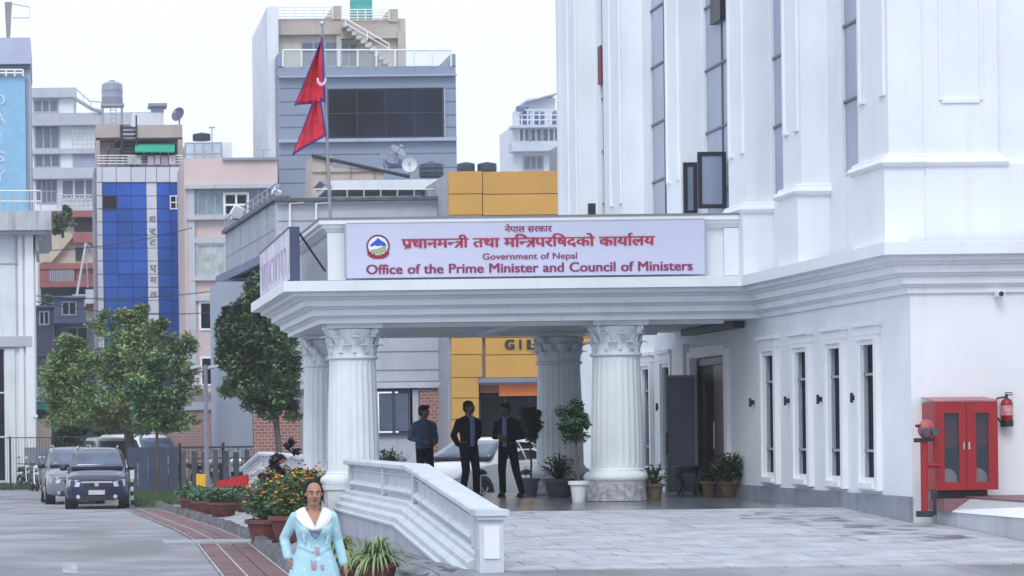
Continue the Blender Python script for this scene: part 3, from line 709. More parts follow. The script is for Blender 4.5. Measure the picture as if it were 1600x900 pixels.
# tall blue tower behind it
T = thing('hotel_tower', 'blue tiled tower with white vertical letters behind the far left building', 'building', wp(20, 400, 150))
bluet = M('light_blue_cladding', (.24, .47, .68), .6, .07, 3)
pbp('wall', M('tower_side', (.36, .41, .52), .8, .05), T, 150, (-200, 49, 60, 420, 8))
pbp('front_cladding', bluet, T, 150, (-200, 41, 122, 420, .1, .15))
pbp('parapet', M('tower_parapet', (.42, .46, .62), .7, .06), T, 150, (-200, 48, 62, 101, 8.5, .5))
pbp('shadow_gap_beam', M('tower_beam', (.12, .15, .22), .7), T, 150, (-200, 46, 101, 108, 6, .3))
pbp('drain_pipe', bggrey, T, 150, (43, 45, 122, 420, .1, .1))
rail(T, -30, 36, 109, 119, 149.6, 5, white_p, 1, .05)
for ch, y, x in (('D', 155, -6), ('A', 184, 3), ('I', 214, 3), ('S', 244, 4), ('Y', 274, 3)):
    p = wp(x, y + 9, 149.8)
    text_line('letter', ch, wp(-9 if ch != 'I' else 0, y, 149.8).x, wp(9 if ch != 'I' else 4, y, 149.8).x, p.z, .8, 149.8, M('pale_letters', (.55, .66, .78), .6), T, 0)
mp = thing('roof_mast', 'dark tapering rooftop post above the blue tower at the top left', 'mast', wp(12, 60, 151))
part('post', MB().add([wp(7, 3, 151), wp(19, 3, 151), wp(16, 60, 151), wp(10, 60, 151)] + [wp(7, 3, 151.5), wp(19, 3, 151.5), wp(16, 60, 151.5), wp(10, 60, 151.5)], [(0,3,2,1),(4,5,6,7),(0,1,5,4),(1,2,6,5),(2,3,7,6),(3,0,4,7)]), M('mast_grey', (.28, .25, .28), .7), mp)
part('stay', MB().tube([wp(19, 6, 151), wp(46, 11, 151), wp(46, 28, 151), wp(19, 28, 151)], .03, 4), steel, mp)
# white apartment block, left
T = thing('apartment_block', 'pale five storey apartment block between the blue tower and the blue glass building', 'building', wp(100, 400, 200))
pbp('wall', bgwhite, T, 200, (44, 118, 138, 520, 10), (118, 215, 176, 520, 10))
pbp('roof_edge', bgpale, T, 200, (50, 120, 137, 152, 10, .5))
pbp('balcony_parapet', bgpale, T, 200, (50, 240, 176, 195, .5, .9), (50, 152, 262, 279, .4, .8), (50, 152, 232, 240, .3, .4))
for q in ((54, 89, 158, 174, 3), (56, 91, 198, 231, 3), (56, 92, 243, 260, 3)): win(T, q[0], q[1], q[2], q[3], 200, q[4], 1, galv, shade_g, .12)
win(T, 114, 150, 198, 232, 200, 5, 5, steel, bgwhite, .08, name='window_grille'); win(T, 116, 150, 242, 258, 200, 2, 1, galv, glass_g, .1)
win(T, 58, 88, 282, 316, 200, 4, 2, galv, M('dusky_glass', (.15, .14, .24), .3), .08); win(T, 98, 150, 282, 310, 200, 3, 1, bgwhite, M('dusky_glass2', (.17, .16, .25), .3), .12)
rail(T, 90, 152, 305, 325, 199, 9, bgpale, 3, .05)
part('stair_rail', MB().tube([wp(116, 153, 199), wp(145, 171, 199), wp(160, 174, 199)], .14, 6).tube([wp(120, 140, 199), wp(140, 158, 199), wp(160, 160, 199)], .04, 4).cyl(wp(130, 149, 199), wp(130, 162, 199), .03, n=4).cyl(wp(142, 158, 199), wp(142, 169, 199), .03, n=4), galv, T)
pbp('rooftop_room', bgwhite, T, 203, (205, 256, 176, 200, 4))
# terraced house with red parapets
T = thing('terraced_house', 'cream house with stepped red parapets and balustraded balcony below the apartment block', 'house', wp(110, 600, 182))
pbp('wall', cream, T, 182, (60, 156, 330, 700, 8))
pbp('parapet', terr, T, 182, (80, 153, 329, 339, .5, 1), (114, 156, 364, 379, .5, .8), (62, 156, 411, 420, .5, 1.2), (62, 156, 440, 448, .5, 1.2), (128, 156, 474, 482, .5, 1.2), (62, 78, 420, 440, .4, 1.1), (118, 156, 420, 440, .2, .9))
pbp('painted_shade_panel', M('balcony_shade_paint', (.07, .07, .1), .8), T, 182, (116, 150, 341, 362, .1, .05), (118, 131, 387, 408, .1, .05), (64, 154, 449, 472, .1, .05), (70, 82, 370, 382, .1, .06))  # flat dark panels on the wall, balcony shade painted in their colour
bal = MB()
for i in range(13): bal.cyl(wp(79 + i*3, 440, 180.9), wp(79 + i*3, 421, 180.9), .04, n=6)
part('balustrade', bal, bgpale, T)
part('sloping_roof', MB().add([wp(64, 410, 181.5), wp(80, 410, 181.5), wp(118, 366, 181.5), wp(98, 362, 181.5), wp(64, 366, 181.5)] + [wp(64, 410, 182), wp(80, 410, 182), wp(118, 366, 182), wp(98, 362, 182), wp(64, 366, 182)], [(0,1,2,3,4),(9,8,7,6,5),(0,1,6,5),(1,2,7,6),(2,3,8,7),(3,4,9,8),(4,0,5,9)]), M('yellowish_render', (.55, .5, .38), .8, .1), T)
pbp('stair_block', bgwhite, T, 180, (113, 134, 460, 478, 1), (134, 156, 452, 474, 1))
mp = thing('leaning_antenna_pole', 'thin leaning striped pole in front of the terraced house', 'pole', wp(122, 460, 179))
part('pole', MB().cyl(wp(120, 462, 179), wp(134, 380, 179), .07, n=6), bgwhite, mp); part('guy', MB().cyl(wp(134, 380, 179), wp(137, 450, 179), .05, n=5).cyl(wp(134, 380, 179), wp(150, 398, 179), .05, n=5), galv, mp)
# clutter down the lane
T = thing('blue_roof_tank', 'blue water drum beside the lane left of the blue glass building', 'water tank', wp(125, 500, 175))
p = wp(125, 500, 175); part('drum', MB().cyl(p - Vector((0, 0, .5)), p + Vector((0, 0, .45)), .38, n=14), M('blue_plastic', (.03, .09, .35), .5), T); part('lid', MB().cyl(p + Vector((0, 0, .45)), p + Vector((0, 0, .55)), .25, n=10), M('blue_lid', (.03, .08, .3), .5), T)
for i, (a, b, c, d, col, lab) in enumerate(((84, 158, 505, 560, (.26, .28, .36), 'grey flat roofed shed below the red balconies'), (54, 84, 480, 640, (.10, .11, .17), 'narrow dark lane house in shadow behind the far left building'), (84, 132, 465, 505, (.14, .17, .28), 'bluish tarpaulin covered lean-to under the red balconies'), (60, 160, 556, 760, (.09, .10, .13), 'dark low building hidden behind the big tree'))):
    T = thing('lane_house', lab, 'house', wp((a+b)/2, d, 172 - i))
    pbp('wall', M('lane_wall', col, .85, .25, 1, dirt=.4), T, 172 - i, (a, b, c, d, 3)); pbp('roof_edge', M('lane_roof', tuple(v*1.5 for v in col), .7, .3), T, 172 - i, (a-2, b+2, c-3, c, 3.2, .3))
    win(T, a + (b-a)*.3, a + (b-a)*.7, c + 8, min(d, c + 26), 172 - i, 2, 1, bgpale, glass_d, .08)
# blue glass curtain wall building
T = thing('blue_glass_building', 'narrow building with blue mirror glass front between white tiled strips', 'building', wp(220, 760, 160))
bw = M('white_facade_tile', (.66, .68, .75), .6, .05, rnd=.04); cb = M('blue_mirror_glass', (.022, .105, .46), .12, .45, .16, rnd=.14, spec=.25)
pbp('wall', M('core_concrete', (.3, .3, .34), .8), T, 160.2, (150, 291, 262, 770, 9))
LW = [150, 159]; RW = [284, 292]
def lean(x, y): return x + (y - 262)*.018        # the facade's edges drift right going down
joint = M('black_joint', (.02, .03, .06), .6)
rows = [285, 306] + [306 + 20.4*k for k in range(1, 22)]
cols = [159.5, 181.5, 204.5, 227.5, 244.5, 265, 283.5]
for j, (c, d) in enumerate(zip(rows, rows[1:])):
    for i, (a, b) in enumerate(zip(cols, cols[1:])):
        o = lean(0, (c+d)/2)
        if i == 3: part('facade_tile', MB().pb(a + o + .6, b + o - .6, c + .5, d - .5, 160, .1), bw, T)
        elif (j, i) in ((1, 0), (1, 5)): win(T, a + o + 1, b + o - 1, c + 1, d - 1, 160, 1 if i == 0 else 2, 1 if i == 0 else 2, joint if i == 0 else white_p, glass_d, .06, each=i == 5)
        else: part('pane', MB().pb(a + o + .4, b + o - .4, c + .5, d - .5, 160, .08), cb, T)
    for (a, b) in ((150.5, 158.8), (284.3, 292)): o = lean(0, (c+d)/2)*.8; part('facade_tile', MB().pb(a + o, b + o, c + .5, d - .7, 159.9, .2), bw, T)
for i, (a, b) in enumerate(zip([150.5] + cols + [], cols + [292])): part('facade_tile', MB().pb(a + .5, b - .4, 261, 284.3, 159.9, .3), bw, T)
jm = MB()
for c in rows[1:]: o = lean(0, c); jm.pb(159 + o, 284 + o, c - .5, c + .5, 160.06, .05)
part('facade_joint', jm, joint, T)
ink = M('grey_ink', (.22, .22, .28), .6)
for k, (y, ch) in enumerate(((342, 'श'), (361, 'र्म'), (378, 'ट'), (418, 'ए'), (437, 'म'), (460, 'ठ'))):
    a = 231.5 + lean(0, y); text_line('letter', list(ch)[:1], wp(a, y, 159.97).x, wp(a + 10, y, 159.97).x, wp(236, y + 5, 159.97).z, .5, 159.97, ink, T, .03)
# its roof terrace
pbp('terrace_wall', beige, T, 162, (150, 180, 214, 262, 5), (180, 285, 232, 262, 4))
pbp('terrace_roof_slab', beige, T, 160.5, (150, 187, 195, 215, 6), (213, 285, 195, 215, 6))
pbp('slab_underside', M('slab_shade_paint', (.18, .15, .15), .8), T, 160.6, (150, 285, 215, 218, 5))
pbp('corner_post', beige, T, 160.6, (278, 286, 216, 262, .4), (150, 156, 216, 262, .4))
win(T, 212, 276, 226, 250, 161.9, 5, 1, galv, glass_d, .06)
rail(T, 152, 290, 243, 260, 160.1, 14, steel, 3, .03)
part('spiral_stair', MB().tube([wp(190, 258, 160.3), wp(190, 195, 160.3)], .09, 5).tube([wp(213, 258, 160.3), wp(213, 180, 160.3)], .05, 5), dark, T)
st = MB()
for k in range(9): st.pb(191, 213, 250 - k*6.5, 252 - k*6.5, 160.4 + k*.12, .5)
part('stair_tread', st, dark, T)
part('arched_pipe', MB().tube([wp(167, 258, 160.3), wp(169, 240, 160.3), wp(176, 226, 160.3), wp(186, 218, 160.3)], .05, 5), dark, T)
aw = thing('green_awning', 'bright green awning strip on the beige roof terrace', 'awning', wp(243, 237, 160.2))
part('cloth', MB().add([wp(211, 226, 160.4), wp(273, 226, 160.4), wp(273, 236, 159.6), (wp(211, 236, 159.6)), wp(211, 228, 160.4), wp(273, 228, 160.4), wp(273, 238, 159.6), wp(211, 238, 159.6)], [(0,1,2,3),(7,6,5,4),(3,2,6,7),(0,3,7,4),(1,5,6,2)]), M('green_cloth', (.02, .38, .26), .7), aw)
for i, (a, b, c, col) in enumerate(((231, 240, 244, (.6, .5, .65)), (242, 250, 243, (.62, .62, .7)), (252, 262, 244, (.5, .38, .52)), (264, 274, 243, (.7, .62, .72)), (199, 220, 243, (.5, .5, .5)))):
    q = thing('hanging_laundry', ['lilac cloth leftmost on the beige terrace railing', 'white cloth drying second on the beige terrace railing', 'mauve cloth drying third on the beige terrace railing', 'pink cloth drying by the right post of the beige terrace', 'wide grey sheet hung over the terrace railing beside the spiral stair'][i], 'laundry', wp((a+b)/2, c, 160), 'laundry on the terrace railing')
    y0 = 160.02; part('cloth', MB().plate(lambda u, v: Vector(wp(lerp(a, b, u), lerp(c, c + 14, v), y0)) + Vector((0, -.05 - .05*sin(u*9)*v, 0)), 6, 4, (0, .01, 0)), M('laundry_cloth', col, .8), q)
def water_tank(px0, px1, py0, py1, Y, mat, label, stand=None, group=None):
    p = wp((px0+px1)/2, py1, Y); r = (px1 - px0)/2/FPX*Y; h = (py1 - py0)/FPX*Y
    q = thing('water_tank', label, 'water tank', p, group)
    part('tank', MB().lathe([(r*.95, 0), (r, h*.04), (r, h*.28), (r*1.02, h*.3), (r, h*.32), (r, h*.6), (r*1.02, h*.62), (r, h*.64), (r*.98, h*.86), (r*.6, h*.96), (r*.25, h*.98)], p, 24), mat, q, smooth=True)
    part('lid', MB().cyl(p + Vector((0, 0, h*.97)), p + Vector((0, 0, h*1.04)), r*.28, n=12), mat, q)
    if stand:
        m = MB(); zf = wp(px0, stand, Y).z
        for sx_ in (-.9, .9):
            for sy_ in (-.7, .7): m.cyl((p.x + sx_*r, p.y + sy_*r, zf), (p.x + sx_*r, p.y + sy_*r, p.z), .06, n=5)
        m.box(p.x - r*1.1, p.x + r*1.1, p.y - r, p.y + r, p.z - .15, p.z - .01)
        for k in range(5): zz = lerp(zf, p.z, (k+.5)/5); m.cyl((p.x - .2*r, p.y - r*.7, zz), (p.x + .35*r, p.y - r*.7, zz), .03, n=4)
        m.cyl((p.x-.2*r, p.y - r*.7, zf), (p.x-.2*r, p.y-r*.7, p.z), .03, n=4); m.cyl((p.x+.35*r, p.y - r*.7, zf), (p.x+.35*r, p.y-r*.7, p.z), .03, n=4)
        part('stand', m, galv, q)
    return q
water_tank(159, 192, 127, 163, 163, M('grey_tank', (.30, .34, .42), .5), 'tall grey water tank on a steel stand over the beige terrace', 197)
def dish(px, py, Y, r, label, tilt=(-.6, -.7, .35), mat=None):
    p = wp(px, py, Y); q = thing('satellite_dish', label, 'satellite dish', p, 'rooftop satellite dishes')
    d = Vector(tilt).normalized(); rot = d.to_track_quat('Z', 'Y').to_matrix(); m = MB()
    def fn(a, b): rr = r*b; t = 2*pi*a; return p + rot @ Vector((rr*cos(t), rr*sin(t), .35*rr*rr/r))
    m.plate(fn, 20, 5, -d*.02); part('reflector', m, mat or M('dish_grey', (.3, .33, .42), .5), q, smooth=True)
    part('mount', MB().cyl(p - d*.05, p + Vector((0, 0, -r*1.3)), .05, n=6).cyl(p, p + d*r*.9, .025, n=5).cyl(p + d*r*.9, p + d*r*1.05, .07, n=8), galv, q)
dish(280, 180, 161, .42, 'dark mesh dish at the right edge of the beige terrace roof', mat=M('dark_dish', (.10, .12, .2), .6))
cu = thing('roof_cupola', 'small blue glazed cupola with flat cap on the roof behind the beige terrace', 'cupola', wp(246, 195, 170))
pbp('lantern', glass_b, cu, 170, (236, 256, 166, 176, 1)); pbp('cap', bggrey, cu, 170, (232, 261, 161, 166, 1.4, .3)); pbp('base', bgwhite, cu, 170, (206, 255, 176, 198, 2))
# pink building
T = thing('pink_building', 'salmon pink building with glazed stair block beside the blue glass building', 'building', wp(370, 700, 145))
pbp('wall', pink, T, 145, (290, 436, 247, 700, 8))
pbp('floor_band', bgpale, T, 145, (290, 436, 288, 294, .3, .5), (292, 366, 336, 343, .3, .4), (300, 352, 371, 380, .2, .2), (300, 352, 432, 438, .2, .3), (300, 360, 462, 470, .2, .2))
pbp('roof_edge', bggrey, T, 145, (348, 436, 246, 250, .3, .2))
pbp('corner_column', bgpale, T, 145, (296, 306, 294, 700, .3, .25))
win(T, 296, 376, 295, 334, 145, 6, 1, galv, M('reflecting_glass', (.2, .28, .34), .15, .5, 1.2), .06, each=True)
win(T, 379, 385, 295, 334, 145, 1, 1, galv, curt, .05)
w = win(T, 352, 386, 304, 336, 144.95, 2, 2, white_p, glass_d, .1, each=True)
win(T, 388, 434, 296, 332, 145, 3, 1, galv, shade_g, .06)
win(T, 309, 350, 383, 437, 145, 2, 1, steel, curt, .08, each=True); win(T, 314, 350, 474, 513, 145, 2, 1, white_p, glass_d, .1)
win(T, 316, 350, 560, 600, 145, 2, 1, white_p, glass_d, .1)
g_ = pbp('stair_enclosure', M('pale_glazing', (.45, .52, .6), .2, .15, 1), T, 145.3, (290, 346, 223, 289, 3)); win(T, 290, 346, 224, 289, 145.2, 4, 4, galv, M('pale_glazing2', (.42, .5, .58), .15, .4, .8), .05, each=True)
pbp('rooftop_wall', bgwhite, T, 147, (346, 363, 222, 250, 3))
water_tank(301, 329, 208, 220, 147, tank_b, 'flat black water tank on the pink building stair block')
an = thing('roof_aerial', 'thin cross-shaped aerial on the pink building roof', 'aerial', wp(411, 247, 146)); part('mast', MB().cyl(wp(411, 248, 146), wp(411, 233, 146), .03, n=5).cyl(wp(400, 234, 146), wp(422, 234, 146), .025, n=5), galv, an)
an = thing('roof_aerial', 'bent white pipe aerial beside the black tank', 'aerial', wp(331, 222, 146)); part('mast', MB().cyl(wp(331, 224, 146), wp(331, 200, 146), .04, n=5).cyl(wp(326, 199, 146), wp(336, 199, 146), .05, n=5), bgpale, an)
# grey building with big dark window
T = thing('grey_office_building', 'tall blue-grey building with one big dark window and roof terrace behind the flag', 'building', wp(570, 420, 150))
pbp('wall', bggrey, T, 150, (436, 714, 118, 420, 14))
pbp('parapet', bggrey, T, 150, (434, 712, 104, 117, 14, .1), (434, 442, 84, 104, 12, .1), (705, 712, 84, 104, 12, .1))
pbp('floor_band', M('band_grey', (.36, .42, .54), .7), T, 150, (436, 714, 117, 119.5, .2, .35), (436, 714, 216, 221, .2, .35), (694, 696, 138, 216, .2, .1))
pbp('side_wing', bgwhite, T, 152, (420, 437, 10, 420, 12))
pj = MB()
for y in (137, 158, 179, 198): pj.pb(437, 512, y, y + .8, 149.97, .05); pj.pb(697, 713, y, y + .8, 149.97, .05)
for y in (240, 262, 284): pj.pb(437, 713, y, y + .8, 149.97, .05)
part('panel_joint', pj, M('joint_blue', (.12, .15, .22), .8), T)
wgl = M('dark_reflecting_glass', (.013, .019, .038), .2, .9, .22, spec=.12)
win(T, 513, 692, 139, 214, 150, 4, 2, M('thin_dark_frame', (.03, .035, .05), .4), wgl, .04, each=True)
pbp('penthouse', cream, T, 153, (428, 634, 30, 108, 6)); pbp('penthouse_roof', beige, T, 152.6, (418, 532, 29, 54, 7), (532, 622, 32, 60, 6)); pbp('roof_pier', beige, T, 152.5, (418, 430, 10, 30, 7), (520, 534, 9, 30, 6), (608, 622, 14, 34, 6), (622, 634, 48, 105, 5))
win(T, 472, 526, 67, 103, 152.98, 3, 1, galv, shade_g, .06); win(T, 534, 556, 70, 103, 152.98, 2, 1, galv, shade_g, .06)
pbp('penthouse_post', cream, T, 152.7, (526, 534, 54, 103, .4))
stp = MB()
for k in range(11): stp.pb(536 + k*7, 546 + k*7, 34 + k*6.4, 42 + k*6.4, 151.6, 1)
part('stair', stp, cream, T)
part('stair_railing', MB().tube([wp(540, 29, 151.5), wp(608, 69, 151.5), wp(608, 80, 151.5)], .04, 5).tube([wp(540, 37, 151.5), wp(608, 76, 151.5)], .03, 5).cyl(wp(574, 48, 151.5), wp(574, 62, 151.5), .03, n=5).cyl(wp(540, 29, 151.5), wp(540, 42, 151.5), .03, n=5), white_p, T)
rail(T, 430, 520, 11, 30, 152.4, 6, white_p, 3, .03); rail(T, 534, 608, 15, 32, 152.4, 6, white_p, 3, .03)
rail(T, 442, 705, 78, 104, 149.8, 9, white_p, 0, .045); part('glass_balustrade', MB().pb(442, 705, 80, 104, 149.9, .03), M('clear_balustrade', (.6, .66, .72), .1, .02, alpha=.18), T)
water_tank(547, 582, -14, 32, 154, M('green_tank', (.08, .40, .36), .5), 'green ribbed water tank on the penthouse roof')
# small far building on the right
T = thing('distant_house', 'small pale hillside building with blue tanks on its roof beyond the yellow facade', 'building', wp(850, 420, 260))
fw = M('far_pale_wall', (.66, .70, .78), .8, .05)
pbp('wall', fw, T, 260, (803, 882, 196, 420, 8)); pbp('balcony', M('far_balcony', (.5, .56, .66), .8), T, 260, (800, 876, 221, 236, .5, 1.5), (800, 883, 195, 199, .5, 1.6))
pbp('rooftop_room', fw, T, 262, (826, 868, 153, 196, 5), (806, 818, 172, 196, 2), (872, 890, 172, 330, 5)); part('mono_pitch_roof', MB().prism([wp(821, 158, 261), wp(870, 145, 261), wp(870, 147.5, 261), wp(821, 160.5, 261)], (0, 5, 0)), galv, T)
win(T, 812, 826, 202, 220, 260, 2, 1, white_p, shade_g, .15); win(T, 830, 845, 202, 220, 260, 2, 1, white_p, shade_g, .15); win(T, 849, 874, 202, 220, 260, 3, 1, white_p, shade_g, .15); win(T, 820, 847, 246, 264, 260, 3, 1, galv, shade_g, .15); win(T, 864, 873, 237, 241, 260, 1, 1, galv, glass_d, .1)
rail(T, 806, 880, 172, 195, 259.6, 8, fw, 2, .06)
bt = M('dusk_blue_tank', (.13, .18, .32), .5)
for i, (a, b) in enumerate(((812, 828), (835, 851), (861, 873))): water_tank(a, b, 174, 194, 260.6, bt, ['dark blue tank leftmost on the distant house roof', 'dark blue tank in the middle of the distant house roof', 'dark blue tank rightmost on the distant house roof'][i], group='tanks on the distant house')
q = thing('roof_heater', 'small tilted solar tank at the corner of the distant house', 'solar heater', wp(816, 172, 259)); part('drum', MB().cyl(wp(810, 170, 259), wp(822, 168, 260.5), .28, n=12), bt, q); part('bracket', MB().cyl(wp(816, 176, 259.5), wp(816, 171, 259.5), .1, n=6), galv, q)
pbp('dark_annex', M('annex_grey', (.45, .45, .5), .8), T, 150, (879, 895, 224, 300, 4))

# low grey building behind the porch with the yellow facade
T = thing('grey_showroom_building', 'low pale grey panelled building with dark coping behind the porch', 'building', wp(560, 720, 100))
YS = 100
pbp('wall', bgpale, T, YS, (433, 708, 313, 606, 8), (655, 708, 606, 800, 6), (433, 590, 606, 800, 6), (590, 655, 680, 800, 6))
pm_ = MB()
for y in (343, 365, 549, 578, 596): pm_.pb(434, 707, y, y + 1, YS-.03, .03)
for x in (684, 688): pm_.pb(x, x + 1, 313, 600, YS-.03, .03)
part('panel_joint', pm_, M('panel_joint_grey', (.22, .25, .32), .8), T)
pbp('cornice_band', M('pale_band', (.5, .53, .6), .7), T, YS, (433, 708, 598, 607, .2, .3), (433, 700, 285+29, 318, .2, .1))
pbp('coping', M('lichen_coping', (.10, .11, .13), .9, .3, 3), T, YS, (431, 700, 308, 313, 8, .3))
A0, A1, B0, B1 = wp(433, 313, YS), wp(352, 366, 116), wp(433, 400, YS), wp(352, 442, 116)
cp_ = M('grey_side_panel', (.36, .39, .45), .75, .08, .6, dirt=.4)
nseg = 6
for i in range(nseg):
    for j in range(2):
        a, b = i/nseg + .004, (i+1)/nseg - .004; c, d = j/2 + .006, (j+1)/2 - .006
        def q(u, v): return A0.lerp(A1, u).lerp(B0.lerp(B1, u), v)
        part('side_panel', MB().prism([q(a, c), q(b, c), q(b, d), q(a, d)], (.3, .08, 0)), cp_, T)
part('side_wall', MB().prism([A0 + Vector((.06, .05, 0)), A1 + Vector((.06, .05, 0)), B1 + Vector((.06, .05, 0)), B0 + Vector((.06, .05, 0))], (.5, .2, 0)), joint, T)
part('side_coping', MB().prism([A0 + Vector((-.15, -.1, 0)), A1 + Vector((-.15, 0, 0)), A1 + Vector((-.15, 0, .15)), A0 + Vector((-.15, -.1, .15))], (.6, .1, 0)), M('dark_coping', (.12, .13, .16), .8, .3, 2), T)
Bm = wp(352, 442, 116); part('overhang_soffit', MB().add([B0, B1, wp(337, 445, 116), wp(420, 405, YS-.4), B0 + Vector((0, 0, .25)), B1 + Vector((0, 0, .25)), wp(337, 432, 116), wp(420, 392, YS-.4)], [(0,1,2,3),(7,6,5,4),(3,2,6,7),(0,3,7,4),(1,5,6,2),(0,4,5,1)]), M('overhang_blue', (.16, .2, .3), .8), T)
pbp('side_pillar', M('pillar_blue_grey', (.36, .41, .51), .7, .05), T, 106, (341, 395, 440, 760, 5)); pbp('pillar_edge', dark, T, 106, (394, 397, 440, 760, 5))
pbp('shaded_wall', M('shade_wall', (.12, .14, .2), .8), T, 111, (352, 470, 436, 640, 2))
brickm = M('red_brick', (.34, .14, .11), .85, .3, 6, .6, 30)
def brick_mat(name, c1, c2, mo):
    m = bpy.data.materials.new(name); m.use_nodes = True; t_ = m.node_tree; b = t_.nodes['Principled BSDF']; b.inputs['Roughness'].default_value = .85
    br = t_.nodes.new('ShaderNodeTexBrick'); br.inputs['Color1'].default_value = (*c1, 1); br.inputs['Color2'].default_value = (*c2, 1); br.inputs['Mortar'].default_value = (*mo, 1); br.inputs['Scale'].default_value = 2.2; br.inputs['Mortar Size'].default_value = .03
    ge = t_.nodes.new('ShaderNodeNewGeometry'); sp_ = t_.nodes.new('ShaderNodeSeparateXYZ'); cb_ = t_.nodes.new('ShaderNodeCombineXYZ')
    t_.links.new(ge.outputs['Position'], sp_.inputs[0]); t_.links.new(sp_.outputs['X'], cb_.inputs['X']); t_.links.new(sp_.outputs['Z'], cb_.inputs['Y']); t_.links.new(cb_.outputs[0], br.inputs['Vector']); t_.links.new(br.outputs['Color'], b.inputs['Base Color']); return m
brk = brick_mat('brick_wall_red', (.36, .15, .12), (.26, .10, .09), (.42, .33, .32))
pbp('brick_panel', brk, T, YS, (657, 706, 609, 800, .1, .15))
win(T, 590, 640, 612, 676, YS-.05, 2, 1, M('blue_frame', (.05, .06, .11), .8), shade_g, .1, each=True); pbp('window_blind', bgpale, T, YS, (640, 654, 609, 677, .1, .1))
rail(T, 490, 700, 296, 310, YS+.6, 8, steel, 0, .03)
for i, x in enumerate((453, 494)): part('drain_pipe', MB().tube([wp(x, 360, YS-.2), wp(x, 318, YS-.2), wp(x+22, 316, YS-.2)], .045, 6), white_p, T)
q = pbp('roof_canopy', bgwhite, T, YS + 3, (508, 700, 281, 296, 3)); part('canopy_end', MB().prism([wp(500, 283, YS+2.9), wp(514, 281, YS+2.9), wp(520, 296, YS+2.9)], (0, 3, 0)), galv, T)
pbp('roof_wall', beige, T, YS + 8, (488, 520, 244, 312, 3), (520, 600, 262, 312, 3)); part('sloping_rail', MB().cyl(wp(487, 243, YS+7.9), wp(640, 276, YS+7.9), .07, n=6), dark, T); pj = MB()
for x in (510, 548, 585): pj.pb(x, x + 1, 250 + (x-510)*.25, 280, YS + 7.92, .05)
pj.pb(488, 600, 268, 269, YS + 7.92, .05); part('roof_wall_joint', pj, M('tan_joint', (.2, .17, .15), .8), T)
rf = MB()
for i in range(13): p = A0.lerp(A1, i/12) + Vector((0, 0, .15)); rf.cyl(p, p + Vector((0, 0, .45)), .03, n=5)
rf.cyl(A0 + Vector((0, 0, .6)), A1 + Vector((0, 0, .6)), .03, n=5).cyl(A0 + Vector((0, 0, .38)), A1 + Vector((0, 0, .38)), .025, n=5); part('side_railing', rf, galv, T)
def flood(px, py, Y, w, label):
    p = wp(px, py, Y); q = thing('flood_light', label, 'flood light', p, 'flood lights on the grey roof edge')
    b = part('housing', MB().box(-w/2, w/2, -.12, .08, -w*.35, w*.35), M('lamp_white', (.7, .73, .78), .5), q, local=True, bevel=.02); b.rotation_euler = (.5, .45, .3)
    part('bracket', MB().cyl((0, .1, -w*.8), (0, .02, 0), .03, n=6).box(-w*.45, w*.45, 0, .06, -w*.45, -w*.38), black, q, local=True)
flood(374, 332, 110, .62, 'large white flood light tilted on the roof edge above the pink windows')
flood(432, 300, 101, .3, 'small dark-footed flood light at the front corner of the grey roof')
for i, (px, py) in enumerate(((620, 238), (604, 250))): dish(px, py, 112, .33, ['pale dish highest on the grey roof', 'dusky dish low on the grey roof beside the round white one'][i], (.5, -.5, .7))
dish(640, 258, 108, .28, 'round white dish facing the street on the grey roof', (-.15, -1, .1), M('white_dish', (.62, .64, .68), .5))
rb = M('tarred_tank', (.05, .06, .1), .6)
water_tank(655, 693, 254, 277, 110, rb, 'broad black tank right of the round white dish'); water_tank(714, 742, 254, 268, 118, rb, 'low dark tank left on the yellow facade roof'); water_tank(746, 776, 254, 268, 118, rb, 'low dark tank right on the yellow facade roof'); water_tank(598, 630, 246, 262, 113, bt, 'slate blue tank between the dishes on the grey roof')
# yellow facade
T = thing('yellow_shop_building', 'mustard yellow panelled shop building with black letters behind the porch', 'shop', wp(800, 720, 97))
YY = 97; ym = M('mustard_panel', (.56, .31, .07), .5, .07, .6, rnd=.05)
pbp('wall', M('shop_core', (.36, .38, .43), .7), T, YY + .25, (701, 1010, 268, 600, 7), (701, 748, 600, 790, 7), (905, 1010, 600, 790, 7)); pbp('shop_back', M('shop_dark', (.025, .03, .05), .5), T, YY + 2.5, (748, 905, 590, 790, 2))
ycols = [701, 754, 882, 1010]; yrows = [267, 303, 336, 400, 470, 527, 554, 590]
for (a, b) in zip(ycols, ycols[1:]):
    for (c, d) in zip(yrows, yrows[1:]):
        part('panel', MB().pb(a + .6 + (4 if c > 500 else 0), b - .6, c + .6, d - .6, YY, .22), ym, T)
for (c, d) in ((590, 622), (622, 655), (655, 790)):
    part('panel', MB().pb(706, 748, c + .6, d - .6, YY, .22), ym, T); part('panel', MB().pb(905, 1010, c + .6, d - .6, YY, .22), ym, T)
pbp('door_lintel', M('lintel_grey', (.2, .22, .3), .6), T, YY, (748, 905, 590, 597, .4, .1))
pbp('orange_fascia', M('orange_fascia', (.75, .20, .05), .5, .2, 1), T, YY + .35, (780, 905, 598, 618, .3)); pbp('dark_fascia', M('dim_fascia', (.25, .07, .05), .5), T, YY + .37, (750, 779.6, 598, 614, .3))
win(T, 752, 905, 620, 788, YY + 1, 4, 1, dark, glass_d, .08, each=True)
for k, (ch, x0_, x1_) in enumerate((('G', 789, 804), ('I', 811, 815), ('L', 823, 836), ('T', 842, 857))): text_line('letter', ch, wp(x0_, 538, YY-.05).x, wp(x1_, 538, YY-.05).x, wp(x0_, 546, YY-.05).z, .46, YY-.05, black, T, .07)
